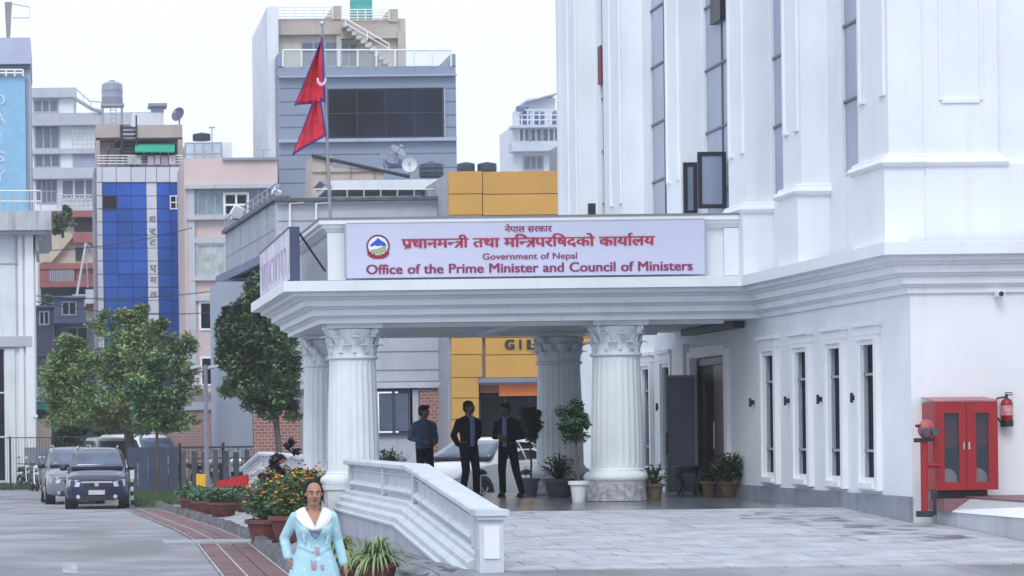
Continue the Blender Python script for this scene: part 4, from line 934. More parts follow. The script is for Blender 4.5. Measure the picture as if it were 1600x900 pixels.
# brick boundary wall and grey block left of it
T = thing('brick_boundary_wall', 'worn red brick garden wall behind the fence between the trees', 'wall', wp(400, 760, 112))
pbp('brickwork', brk, T, 99.6, (397, 470, 620, 800, .35)); pbp('old_brickwork', brick_mat('old_bricks', (.4, .22, .18), (.3, .2, .2), (.4, .36, .36)), T, 112, (240, 345, 640, 800, .5)); pbp('coping', bgpale, T, 112, (240, 345, 634, 641, .6, .1), (300, 345, 628, 634, .2)); pbp('rubble_cap', M('rubble', (.3, .28, .3), .9, .4, 3, .5), T, 113, (260, 345, 612, 640, .4))
# shed with green roof behind the left fence
T = thing('green_roof_shed', 'small shed with green edged roof beside the far left building', 'shed', wp(85, 755, 130))
pbp('wall', M('dark_shed', (.05, .06, .09), .8), T, 130, (54, 160, 640, 755, 3)); pbp('green_fascia', M('teal_sheet', (.02, .24, .2), .6), T, 129.6, (54, 115, 628, 640, .4)); part('tin_roof', MB().add([wp(54, 628, 129.6), wp(112, 628, 129.6), wp(102, 606, 132), wp(54, 604, 132)] + [wp(54, 630, 129.6), wp(112, 630, 129.6), wp(102, 608, 132), wp(54, 606, 132)], [(0,1,2,3),(7,6,5,4),(3,2,6,7),(0,3,7,4),(1,5,6,2),(0,4,5,1)]), M('grey_tin', (.24, .27, .34), .6, .2, 2), T)
pbp('peach_pier', M('peach_plaster', (.5, .38, .33), .8), T, 128, (54, 81, 655, 755, .6))
# end of the street: dark tree mass behind the cars

for i, (a, ya, b, yb, sag, lb) in enumerate(((52, 462, 352, 452, 9, 'black overhead cable sagging across the lane to the pink building'), (52, 470, 352, 486, 12, 'lower black overhead cable crossing in front of the blue glass building'), (54, 392, 300, 356, 8, 'upper thin cable running up from the far left building'))):
    pts = [wp(lerp(a, b, k/12), lerp(ya, yb, k/12) + sag*4*(k/12)*(1 - k/12), 138) for k in range(13)]; q = thing('overhead_cable', lb, 'cable', pts[0]); part('wire', MB().tube(pts, .022, 4), M('cable_black', (.03, .03, .04), .7), q)

# ------------------------------------------------------------------ kerb, brick strip, verge
random.seed(11)
kx = [(30, 3.1), (40, 3.24), (52, 3.47), (53.6, 3.5), (68, 3.22), (86, 2.9)]
def kerb_x(y):
    for (a, xa), (b, xb) in zip(kx, kx[1:]):
        if a <= y <= b: return lerp(xa, xb, (y-a)/(b-a))
    return kx[-1][1]
kb = struct(link('kerb', None))
stone_m = M('kerb_stone', (.17, .175, .2), .85, .3, 5, .8, 20, rnd=.15)
y = 31
while y < 86:
    if not 51.9 < y < 53.4:
        L_ = .30 + random.random()*.08; x = kerb_x(y); z = gz(3.3, y); hh = .15 + random.random()*.05; j = random.random()*.03
        part('kerb_stone', MB().add([(x-.02-j, y, z-.05), (x+.18, y, z-.05), (x+.18, y+L_, z-.05), (x-.02, y+L_, z-.05), (x+j, y+.03, z+hh), (x+.16, y+.02, z+hh+.01), (x+.16, y+L_-.02, z+hh), (x+.02, y+L_-.03, z+hh-.02)],
             [(0,3,2,1),(4,5,6,7),(0,1,5,4),(1,2,6,5),(2,3,7,6),(3,0,4,7)]), stone_m, kb)
        y += L_ + .012
    else: y += .3
bd = MB(); bd.grid(lambda a, b: (lerp(kerb_x(53.6 + b*32) + .17, 4.7, a), 53.6 + b*32, gz(lerp(3.5, 4.7, a), 53.6 + b*32) + .11 - a*.1), 3, 20)
struct(part('planting_bed', bd, M('bed_concrete', (.33, .34, .37), .8, .2, 2, .3), smooth='full'))
bs = struct(link('brick_strip', None)); bt_m = M('strip_brick', (.16, .075, .08), .6, .3, 5, .4, 25, rnd=.25)
g_ = MB(); g_.grid(lambda a, b: (kerb_x(31 + b*55) - .95 + a*.9, 31 + b*55, gz(3, 31 + b*55) + .006), 2, 40); part('strip_bed', g_, M('strip_grout', (.14, .13, .14), .8), bs, smooth='full')
for j in range(98):
    y0 = 31.2 + j*.5
    if 51.6 < y0 < 53.4: continue
    for i in range(3):
        x = kerb_x(y0) - .93 + i*.29; z = gz(3, y0)
        part('brick', MB().box(x, x+.27, y0, y0+.485, z-.03, z+.02), bt_m, bs)
lm = M('worn_white_line', (.36, .36, .4), .7, .6, 9)
for k, off in enumerate((-.99, -.66, -.08)):
    g_ = MB(); g_.grid(lambda a, b: (kerb_x(31 + b*53) + off + a*.04, 31 + b*53, gz(3, 31 + b*53) + .025), 1, 60); struct(part('painted_line', g_, lm, smooth='full'))
struct(part('crossing_slab', MB().box(1.9, 3.6, 51.9, 53.4, -.1, gz(3, 52.5) + .035), M('pale_crossing', (.36, .37, .4), .7, .2, 2)))
struct(part('road_mark', MB().add([(.05 + dx, y, gz(0, y) + .006) for y in (41.5, 45) for dx in (0, .22)], [(0, 1, 3, 2)]), M('faded_mark', (.36, .37, .41), .7, .4, 6)))
def grass(name, lab_z, x0, x1, y0, y1, n, hgt):
    m = MB()
    for _ in range(n):
        x, y = random.uniform(x0, x1), random.uniform(y0, y1); z = gz(x, y); a = random.random()*6.3; w = .02 + random.random()*.02; h_ = hgt*(.4 + random.random()*.8)
        dx, dy = cos(a)*w, sin(a)*w; lx, ly = random.uniform(-.08, .08), random.uniform(-.08, .08)
        m.add([(x-dx, y-dy, z), (x+dx, y+dy, z), (x+lx, y+ly, z+h_)], [(0, 1, 2)])
    o = part(name, m, M('grass_blade', (.07, .13, .05), .7, .4, 3), kind='stuff'); return o
tg = M('turf', (.06, .10, .05), .9, .4, 2, .5, 8)
struct(part('verge', MB().box(2.35, 4.9, 86.3, 103, -.6, -.15), tg)); grass('grass', 0, 2.35, 4.9, 86.3, 103, 5000, .28)
struct(part('left_verge', MB().box(-6, -.3, 117.2, 126, -.6, -.155), tg)); grass('grass', 0, -3, -.3, 117.2, 121, 2500, .25)

# ------------------------------------------------------------------ vegetation
def leaves(m, c, r, n, size, rnd, up=.3):
    for _ in range(n):
        d = Vector((rnd.gauss(0, 1), rnd.gauss(0, 1), rnd.gauss(0, 1))).normalized() * (rnd.random()**.45)
        p = Vector((c[0] + d.x*r[0], c[1] + d.y*r[1], c[2] + d.z*r[2]))
        u = Vector((rnd.gauss(0, 1), rnd.gauss(0, 1), rnd.gauss(0, .5))).normalized(); w = u.cross(Vector((rnd.gauss(0, .6), rnd.gauss(0, .6), 1))).normalized()
        s = size*(.6 + rnd.random()*.8)
        m.add([p - u*s, p + w*s*.45, p + u*s, p - w*s*.45], [(0, 1, 2, 3)])
def leaf_mat(name, col, var=.45, sc=1.2):
    m = M(name, col, .5, var, sc, rnd=.06)
    b = m.node_tree.nodes['Principled BSDF']; b.inputs['Transmission Weight'].default_value = 0; b.inputs['Subsurface Weight'].default_value = 0
    return m
def tree(label, base, clumps, trunk, mat, size, n, seed, bark, forks, group=None, light=None):
    rnd = random.Random(seed); t = thing('tree', label, 'tree', base, group)
    m = MB(); m2 = MB()
    for i, (c, r) in enumerate(clumps):
        k = max(10, int(r[0]*r[2]*17))
        for _ in range(k):
            d = Vector((rnd.gauss(0, 1), rnd.gauss(0, 1), rnd.gauss(0, 1))).normalized()*(.4 + .85*rnd.random()**1.6)
            cc = (c[0] + d.x*r[0], c[1] + d.y*r[1], c[2] + d.z*r[2]); rr = (.22 + .3*rnd.random())
            tgt = m2 if (light and rnd.random() < .3) else m
            leaves(tgt, cc, (rr*r[0]*.8 + .12, rr*r[1]*.8 + .12, rr*r[2]*.6 + .12), max(8, int(n*rr*2.6)), size, rnd)
    part('crown', m, mat, t)
    if m2.v: part('young_leaves', m2, light, t)
    tk = MB(); tk.tube(trunk[0], trunk[1], 9); part('trunk', tk, bark, t, smooth=True)
    lb = MB()
    top = Vector(trunk[0][-1])
    for i, (c, r) in enumerate(clumps):
        if i % forks == 0:
            cv = Vector(c); q = top.lerp(cv, .5) + Vector((0, 0, .15)); rr = trunk[1][-1]*.6; lb.tube([top - Vector((0, 0, .2)), q, cv], [rr, rr*.6, rr*.25], 6)
    if lb.v: part('limb', lb, bark, t, smooth=True)
    return t
bark = M('bark', (.10, .085, .08), .9, .3, 5, .8, 15)
lf_a = leaf_mat('olive_leaves', (.17, .26, .10)); lf_al = leaf_mat('young_olive_leaves', (.26, .31, .14))
lf_b = leaf_mat('deep_green_leaves', (.065, .12, .075)); lf_bl = leaf_mat('mid_green_leaves', (.11, .19, .08))
lf_c = leaf_mat('fresh_green_leaves', (.10, .19, .10)); lf_cl = leaf_mat('bright_green_leaves', (.20, .32, .13))
def cl(Y, lst): return [(tuple(wp(px, py, Y + dy)), (rx/FPX*Y, rx/FPX*Y*.9, ry/FPX*Y)) for (px, py, rx, ry, dy) in lst]
Y = 104
tree('broad olive green tree over the parked cars in front of the blue glass building', wp(205, 770, Y), cl(Y, [(190, 560, 70, 45, 0), (130, 580, 55, 45, 0), (235, 560, 60, 50, 0), (195, 520, 45, 30, 0), (100, 610, 38, 35, 0), (160, 620, 60, 45, -1), (255, 610, 45, 45, 0), (215, 640, 55, 30, 0), (170, 500, 22, 18, 0), (210, 495, 24, 14, 0), (245, 510, 18, 18, 0), (85, 570, 22, 22, 0), (120, 540, 28, 20, 0), (285, 545, 22, 26, 0), (130, 645, 46, 28, 0), (190, 660, 66, 26, 1), (255, 660, 50, 24, 0), (90, 640, 26, 24, 0), (285, 600, 26, 26, 0)]),
     ([wp(204, 772, Y), wp(206, 720, Y), wp(200, 670, Y), wp(195, 620, Y)], [.26, .2, .17, .13]), lf_a, .08, 150, 3, bark, 2, light=lf_al)
Y = 94
tree('small fresh green tree with pale shoots in front of the broad olive tree', wp(246, 775, Y), cl(Y, [(243, 605, 34, 34, 0), (225, 635, 26, 26, 0), (265, 640, 30, 26, 0), (243, 570, 20, 22, 0), (245, 660, 30, 16, 0), (215, 600, 16, 20, 0), (280, 615, 14, 20, 0)]),
     ([wp(246, 776, Y), wp(247, 720, Y), wp(245, 680, Y), wp(244, 640, Y)], [.07, .06, .05, .04]), lf_c, .085, 110, 5, bark, 2, light=lf_cl)
Y = 93
tree('dark green street tree with slim trunk between the lamp post and the porch columns', wp(440, 775, Y), cl(Y, [(415, 625, 44, 28, 0), (440, 640, 28, 20, 0), (405, 560, 48, 70, 0), (385, 520, 36, 50, 0), (430, 590, 34, 40, 0), (380, 590, 32, 36, 0), (400, 510, 45, 50, 0), (375, 560, 35, 40, 0), (430, 560, 38, 45, 0), (400, 465, 24, 34, 0), (390, 600, 32, 28, 0), (445, 520, 22, 35, 0), (440, 605, 26, 22, 0), (350, 540, 16, 26, 0), (360, 500, 20, 24, 0), (405, 440, 12, 14, 0), (420, 480, 26, 26, 0)]),
     ([wp(440, 775, Y), wp(437, 720, Y), wp(430, 640, Y), wp(415, 590, Y)], [.13, .11, .09, .07]), lf_b, .10, 150, 8, bark, 2, light=lf_bl)
Y = 176
tree('green shrub growing on the terrace beside the blue tower', wp(98, 372, Y), cl(Y, [(98, 345, 14, 14, 0), (88, 358, 10, 10, 0), (105, 330, 6, 10, 0)]), ([wp(98, 372, Y), wp(98, 360, Y), wp(98, 350, Y)], [.1, .1, .08]), lf_c, .16, 40, 15, bark, 1)
tree('green creeper plant in the lane beside the far left building', wp(74, 540, Y), cl(Y, [(73, 475, 10, 14, 0), (78, 495, 12, 16, 0), (72, 515, 12, 14, 0)]), ([wp(74, 545, Y), wp(74, 520, Y), wp(74, 500, Y)], [.1, .1, .08]), lf_c, .16, 50, 16, bark, 1)
tree('dark shade tree filling the gap above the white van', wp(280, 760, 118), cl(118, [(150, 650, 60, 30, 0), (230, 665, 60, 22, 0), (110, 665, 30, 22, 0), (185, 690, 40, 14, 0)]), ([wp(180, 772, 118), wp(180, 720, 118), wp(180, 680, 118)], [.2, .18, .14]), lf_b, .18, 55, 22, bark, 2)

terra = M('terracotta', (.15, .05, .045), .7, .25, 3, .2)
def pot_mb(r, h, c=(0, 0, 0), rim=.03):
    return MB().lathe([(r*.68, 0), (r*.72, .01), (r*.96, h*.82), (r + rim, h*.83), (r + rim, h), (r*.9, h), (r*.88, h*.9), (.01, h*.89)], c, 24)
def potted(label, loc, r, h, potm, group=None, cat='potted plant'):
    t = thing('potted_plant', label, cat, loc, group); part('pot', pot_mb(r, h), potm, t, local=True, smooth=True); return t
def blades(m, c, n, L, w, rnd, droop=1., spread=.5):
    for _ in range(n):
        a = rnd.random()*2*pi; el = .25 + rnd.random()*1.1; d = Vector((cos(a)*cos(el), sin(a)*cos(el), sin(el))); s = Vector((-sin(a), cos(a), 0)); l = L*(.6 + .5*rnd.random()); p = Vector(c); pts = []
        for k in range(5):
            t = k/4; q = p + d*l*t + Vector((0, 0, -droop*l*.55*t*t*t)); ww = w*(1 - t)**.6*(.4 + t*1.2 if t < .5 else 1)
            pts += [q - s*ww, q + s*ww]
        m.add(pts, [(2*k, 2*k+1, 2*k+3, 2*k+2) for k in range(4)])
orange = M('orange_petals', (.62, .17, .02), .6, .3, 6); yel = M('yellow_petals', (.7, .45, .03), .6); croton = M('dark_purple_leaves', (.05, .03, .06), .5, .4, 5)
rnd = random.Random(4)
for i, (x, y, lb, ht) in enumerate(((3.74, 51.0, 'big terracotta planter of orange marigolds nearest the low kerb corner', .95), (4.02, 49.2, 'terracotta marigold planter right behind the walking woman', .9), (4.12, 53.4, 'rear marigold planter with purple leaves beside the column pedestal', 1.05), (4.42, 51.4, 'marigold planter closest to the white parapet steps', .85))):
    z = gz(x, y); t = potted(lb, (x, y, z), .42, .44, terra, 'marigold planters along the porch')
    m = MB(); leaves(m, (0, 0, .44 + ht*.33), (.52, .5, ht*.42), 2600, .045, rnd); blades(m, (0, 0, .42), 60, .5, .012, rnd, .5); part('foliage', m, lf_bl if i % 2 else lf_c, t, local=True)
    f_ = MB(); f2 = MB()
    for k in range(46):
        a = rnd.random()*6.3; rr = .52*rnd.random()**.5; zz = .44 + ht*(.25 + .62*rnd.random()); q = (rr*cos(a), -abs(rr*sin(a)) - .05, zz)
        (f_ if k % 4 else f2).ell(q, (.035, .035, .018), 7, 3)
    part('blossom', f_, orange, t, local=True, kind='stuff'); part('yellow_blossom', f2, yel, t, local=True, kind='stuff')
    if i in (0, 2):
        m = MB()
        for k in range(5): leaves(m, (rnd.uniform(-.1, .3), 0, .44 + ht*(.8 + .09*k)), (.12 - .012*k, .12, .07), 45, .06, rnd)
        part('purple_leaves', m, croton, t, local=True)
for i, (px, y, lb) in enumerate(((347, 66, 'terracotta pot of feathery greens nearest the drain gap in the far kerb row'), (320, 70, 'middle terracotta pot of feathery greens in the far kerb row'), (298, 74.5, 'farthest terracotta pot of feathery greens beside the yellow box'), (368, 69.5, 'terracotta pot with reddish leaves in front of the red board'))):
    x = (px - PX)/FPX*y; z = gz(x, y) + .08; t = potted(lb, (x, y, z), .34, .36, terra, 'green pots on the far kerb')
    m = MB(); hh_ = .6 if i == 3 else .85; leaves(m, (0, 0, .36 + .17*hh_), (.45, .4, .24*hh_), 1500, .045, rnd); blades(m, (0, 0, .34), 160, .5*hh_, .014, rnd, .8); part('foliage', m, lf_c if i < 3 else leaf_mat('reddish_green_leaves', (.12, .10, .05)), t, local=True)
palm_m = leaf_mat('yellow_green_palm', (.30, .38, .07)); palm2 = leaf_mat('grey_green_palm', (.26, .36, .17))
for i, (x, y, lb) in enumerate(((3.86, 35.0, 'near terracotta pot of arching green palms below the parapet foot'), (3.66, 37.6, 'yellow green palm pot just behind the walking woman'))):
    t = potted(lb, (x, y, gz(x, y) + .02), .25, .30, terra, 'palm pots at the ramp foot'); m = MB()
    blades(m, (0, 0, .3), 300, .66, .017, rnd, 1.15); leaves(m, (0, 0, .38), (.2, .2, .1), 200, .05, rnd); part('fronds', m, palm2 if i == 0 else palm_m, t, local=True)
# plants on the porch
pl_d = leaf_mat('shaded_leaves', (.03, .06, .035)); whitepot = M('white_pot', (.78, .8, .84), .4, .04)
def ball_tree(label, px, Yb, ptop, crown, potm, r, h, mat):
    p = wp(px, 740, Yb); t = potted(label, (p.x, Yb, FZ), r, h, potm, 'small trees in pots on the porch'); s = Yb/FPX
    cz = wp(px, crown[1], Yb).z - FZ; dx = (crown[0] - px)*s; m = MB(); rr = random.Random(px)
    for k in range(26):
        d = Vector((rr.gauss(0, 1), rr.gauss(0, 1), rr.gauss(0, 1))).normalized()*(.4 + .5*rr.random()); leaves(m, (dx + d.x*crown[2]*s, d.y*crown[2]*s, cz + d.z*crown[3]*s), (.13, .13, .12), 80, .042, rr)
    part('foliage', m, mat, t, local=True)
    part('trunk', MB().tube([(0, 0, h*.8), (dx*.3 + .02, 0, h + .25), (dx*.8, 0, cz - .1), (dx, 0, cz + .1)], [.022, .02, .018, .012], 6), bark, t, local=True, smooth=True)
    m = MB()
    for k in range(6):
        a = k*1.05; m.tube([(dx, 0, cz - .15), (dx + .12*cos(a), .12*sin(a), cz + .05)], [.012, .006], 4)
    part('branches', m, bark, t, local=True, kind='stuff')
    return t
ball_tree('leafy little tree in a white pot beside the right front column', 904, 49.2, 0, (897, 657, 27, 38), whitepot, .15, .37, leaf_mat('ficus_leaves', (.045, .10, .05)))
ball_tree('arching potted tree in a grey pot left of the rear column', 829, 54.6, 0, (828, 660, 20, 27), M('grey_pot', (.16, .18, .24), .6), .16, .34, pl_d)
def porch_pot(px, Yb, r, h, potm, label, n, L, w, mat, droop=.6):
    p = wp(px, 740, Yb); t = potted(label, (p.x, Yb, FZ), r, h, potm); m = MB(); blades(m, (0, 0, h*.9), n, L, w, random.Random(px), droop); leaves(m, (0, 0, h + L*.3), (L*.4, L*.4, L*.3), n*4, .04, random.Random(px+1)); part('foliage', m, mat, t, local=True); return t
brass = M('brown_pot', (.13, .10, .06), .5, .3, 4)
porch_pot(873, 53.2, .27, .34, M('dark_pot', (.07, .075, .09), .6), 'broad dark pot of spiky leaves at the foot of the rear column', 60, .8, .035, pl_d)
porch_pot(1023, 49.7, .14, .30, brass, 'broad leafed plant in a brown pot right of the granite plinth', 32, .55, .04, pl_d, .4)
porch_pot(1139, 51.1, .15, .3, brass, 'bushy plant in a brown pot by the right side of the doorway', 170, .85, .02, pl_d)
porch_pot(1108, 52.5, .14, .28, brass, 'smaller dim potted plant inside the doorway shade', 50, .55, .018, pl_d)
porch_pot(607, 60.5, .2, .3, whitepot, 'leafy green bush showing beside the left front column', 120, 1.0, .03, lf_b)
p = wp(1076, 740, 53.4); tb = thing('console_table', 'small dark carved console table in the shade beside the open door leaf', 'table', (p.x, 53.4, FZ))
part('top', MB().lathe([(.26, .5), (.28, .51), (.28, .54), (.26, .55)], (0, 0, 0), 20), dark, tb, local=True)
for k in range(4):
    a = pi/4 + k*pi/2; c_, s_ = cos(a), sin(a); part('leg', MB().tube([(.2*c_, .2*s_, .5), (.27*c_, .27*s_, .38), (.16*c_, .16*s_, .15), (.24*c_, .24*s_, 0)], [.03, .035, .022, .03], 6), dark, tb, local=True, smooth=True)
part('apron', MB().lathe([(.22, .42), (.24, .5)], (0, 0, 0), 20), dark, tb, local=True)
a_, b_ = wp(1039, 660, 54.4), wp(1089, 660, 54.4); zt = wp(1064, 586, 54.4).z
dl = part('door_leaf', MB().box(a_.x + .04, b_.x - .04, 54.4, 54.44, FZ + .05, zt - .04), M('frosted_panel', (.17, .20, .27), .25, .15, 1), GB, label='grey glazed door leaf standing open towards the ramp')
part('leaf_frame', MB().box(a_.x, a_.x + .04, 54.38, 54.46, FZ + .01, zt).box(b_.x - .04, b_.x, 54.38, 54.46, FZ + .01, zt).box(a_.x + .04, b_.x - .04, 54.38, 54.46, zt - .04, zt).box(a_.x + .04, b_.x - .04, 54.38, 54.46, FZ + .01, FZ + .05), galv, dl); part('pull_handle', MB().cyl((a_.x + .02, 54.36, 1.5), (a_.x + .02, 54.36, 1.9), .015, n=6), black, dl)
for i, px in enumerate((751, 822)):
    p = wp(px, 742, 56); q = thing('barrier_post', ['thin barrier post with dark domed head between the two suited men', 'thin barrier post with dark domed head left of the rear column'][i], 'post', (p.x, 56, FZ), 'domed posts on the porch')
    part('dome', MB().lathe([(.0, .0), (.13, .005), (.12, .06), (.08, .1), (.01, .12)], (0, 0, p.z - FZ), 18), black, q, local=True, smooth=True); part('pole', MB().cyl((0, 0, 0), (0, 0, p.z - FZ), .012, n=6), steel, q, local=True); part('foot', MB().lathe([(.1, 0), (.1, .015), (.02, .03)], (0, 0, 0), 14), black, q, local=True)

# ------------------------------------------------------------------ street furniture
def post_thing(name, lab, cat, px, Yb): p = wp(px, 740, Yb); return thing(name, lab, cat, (p.x, Yb, gz(p.x, Yb))), p.x
t, x = post_thing('lamp_post', 'grey street lamp post with twin flood heads behind the far kerb pots', 'street lamp', 323, 84)
zt = wp(322, 570, 84).z; part('pole', MB().cyl((x, 84, gz(x, 84)), (x - .0, 84, zt), .075, .06, 10), M('lamp_post_grey', (.2, .2, .25), .5), t, smooth=True)
part('cross_arm', MB().cyl((x - .3, 84, zt - .1), (x + .25, 84, zt - .1), .03, n=6), galv, t)
for dx, r_ in ((-.28, .3), (.22, -.3)): part('lamp_head', MB().prism([(x + dx - .16, 83.8, zt - .12), (x + dx + .16, 83.8, zt - .06), (x + dx + .14, 83.8, zt - .0), (x + dx - .14, 83.8, zt - .03)], (0, .35, 0)), steel, t)
part('lamp_head', MB().box(x - .32, x - .1, 83.85, 84.05, zt - .38, zt - .3), steel, t)
t, x = post_thing('utility_box', 'bright yellow metal box on a short post beside the lamp post', 'box', 314, 80); a = wp(307, 754, 80); b = wp(321, 754, 80); c = wp(314, 741, 80).z; d = wp(314, 767, 80).z
part('box', MB().box(a.x, b.x, 79.95, 80.15, d, c), M('yellow_paint', (.75, .42, .01), .5, .08), t, bevel=.01); part('post', MB().box(x-.03, x+.03, 80.0, 80.1, gz(x, 80), d), galv, t)
p = [wp(338, 752, 73), wp(386, 741, 73), wp(388, 790, 73), wp(350, 795, 73)]; t = thing('red_board', 'tilted bright red board leaning behind the green pots', 'board', (p[3].x, 73, gz(4, 73)), None)
part('panel', MB().prism(p, (.05, .12, .0)), M('vermilion', (.45, .015, .015), .5, .12), t); part('prop', MB().box(p[2].x - .25, p[2].x - .02, 73.1, 73.3, gz(4, 73), p[2].z), dark, t)
t, x = post_thing('marker_bollard', 'short black and white striped marker post beside the blue car', 'bollard', 206, 90)
zt = wp(206, 731, 90).z; z0 = gz(x, 90)
for k in range(6): part('band', MB().cyl((x, 90, lerp(z0, zt - .3, k/6)), (x, 90, lerp(z0, zt - .3, (k+1)/6)), .045, n=8), white_p if k % 2 else black, t)
part('reflector_plate', MB().box(x - .06, x + .07, 89.93, 89.97, zt - .36, zt), white_p, t)
# fences
Yf = 101; fz0 = gz(3, Yf); fzt = wp(370, 697, Yf).z
def px2x(px, Y): return wp(px, 720, Y).x
FT = thing('slatted_fence', 'dark fence of spaced upright slats between the small tree and the porch', 'fence', (px2x(370, Yf), Yf, fz0)); slm = M('fence_slat', (.075, .08, .10), .8, .3, 3, rnd=.2)
k = 0; px = 283
while px < 715:
    a, b = px2x(px, Yf), px2x(px + 8, Yf); part('slat', MB().box(a, b, Yf, Yf + .06, fz0 + .1, fzt - .12 - .04*(k % 3)), slm, FT); px += 16.5; k += 1
part('rail', MB().box(px2x(280, Yf), px2x(715, Yf), Yf + .061, Yf + .11, fzt - .06, fzt).box(px2x(280, Yf), px2x(715, Yf), Yf + .061, Yf + .11, fz0 + .2, fz0 + .27), dark, FT)
for px in (279, 347, 415, 483, 551, 619, 687): a = px2x(px, Yf); part('post', MB().box(a, a + .1, Yf + .12, Yf + .22, fz0, fzt + .12), dark, FT)
m = MB()
for k in range(60): a = px2x(281 + k*7, Yf); m.cyl((a, Yf + .14, fz0 + .2), (a, Yf + .14, fzt), .012, n=4)
part('thin_bars', m, dark, FT, kind='stuff')
FT = thing('sheet_metal_fence', 'solid dark blue sheet fence behind the small green tree', 'fence', (px2x(240, Yf), Yf, fz0)); fm = M('navy_sheet', (.055, .07, .12), .6, .2, 2, rnd=.15)
for k in range(5): a, b = px2x(200 + k*15.8, Yf), px2x(200 + k*15.8 + 15, Yf); part('panel', MB().box(a, b, Yf - .04, Yf, fz0 + .05, fzt), fm, FT)
m = MB()
for k in range(26): a = px2x(200.5 + k*3.05, Yf); m.box(a, a + .02, Yf - .06, Yf - .041, fz0 + .05, fzt)
part('ribs', m, M('sheet_rib', (.09, .11, .18), .5), FT, kind='stuff')
Yg = 116; FT = thing('mesh_fence', 'thin black bar fence in front of the far left building and motorbikes', 'fence', (px2x(60, Yg), Yg, gz(0, Yg)))
zt = wp(100, 683, Yg).z; m = MB(); z0 = gz(0, Yg)
for k in range(52): a = px2x(-30 + k*4.6, Yg); m.cyl((a, Yg, z0), (a, Yg, zt), .009, n=4)
part('thin_bars', m, black, FT, kind='stuff'); part('rail', MB().cyl((px2x(-30, Yg), Yg, zt), (px2x(210, Yg), Yg, zt), .02, n=5).cyl((px2x(-30, Yg), Yg, z0 + .15), (px2x(210, Yg), Yg, z0 + .15), .02, n=5), black, FT)
for px in (16, 82, 148): a = px2x(px, Yg); part('post', MB().cyl((a, Yg, z0), (a, Yg, zt + .05), .045, n=6), black, FT)
t = thing('grey_board', 'weathered grey board panel standing behind the motorbikes', 'board', (px2x(64, 121), 121, gz(0, 121))); part('panel', MB().box(px2x(38, 121), px2x(92, 121), 121, 121.08, gz(0, 121) + .1, wp(64, 699, 121).z), M('weathered_board', (.2, .22, .28), .8, .25, 1.5, dirt=.4), t); part('leg', MB().box(px2x(40, 121), px2x(40, 121) + .08, 121.09, 121.16, gz(0, 121), 1.2), dark, t)

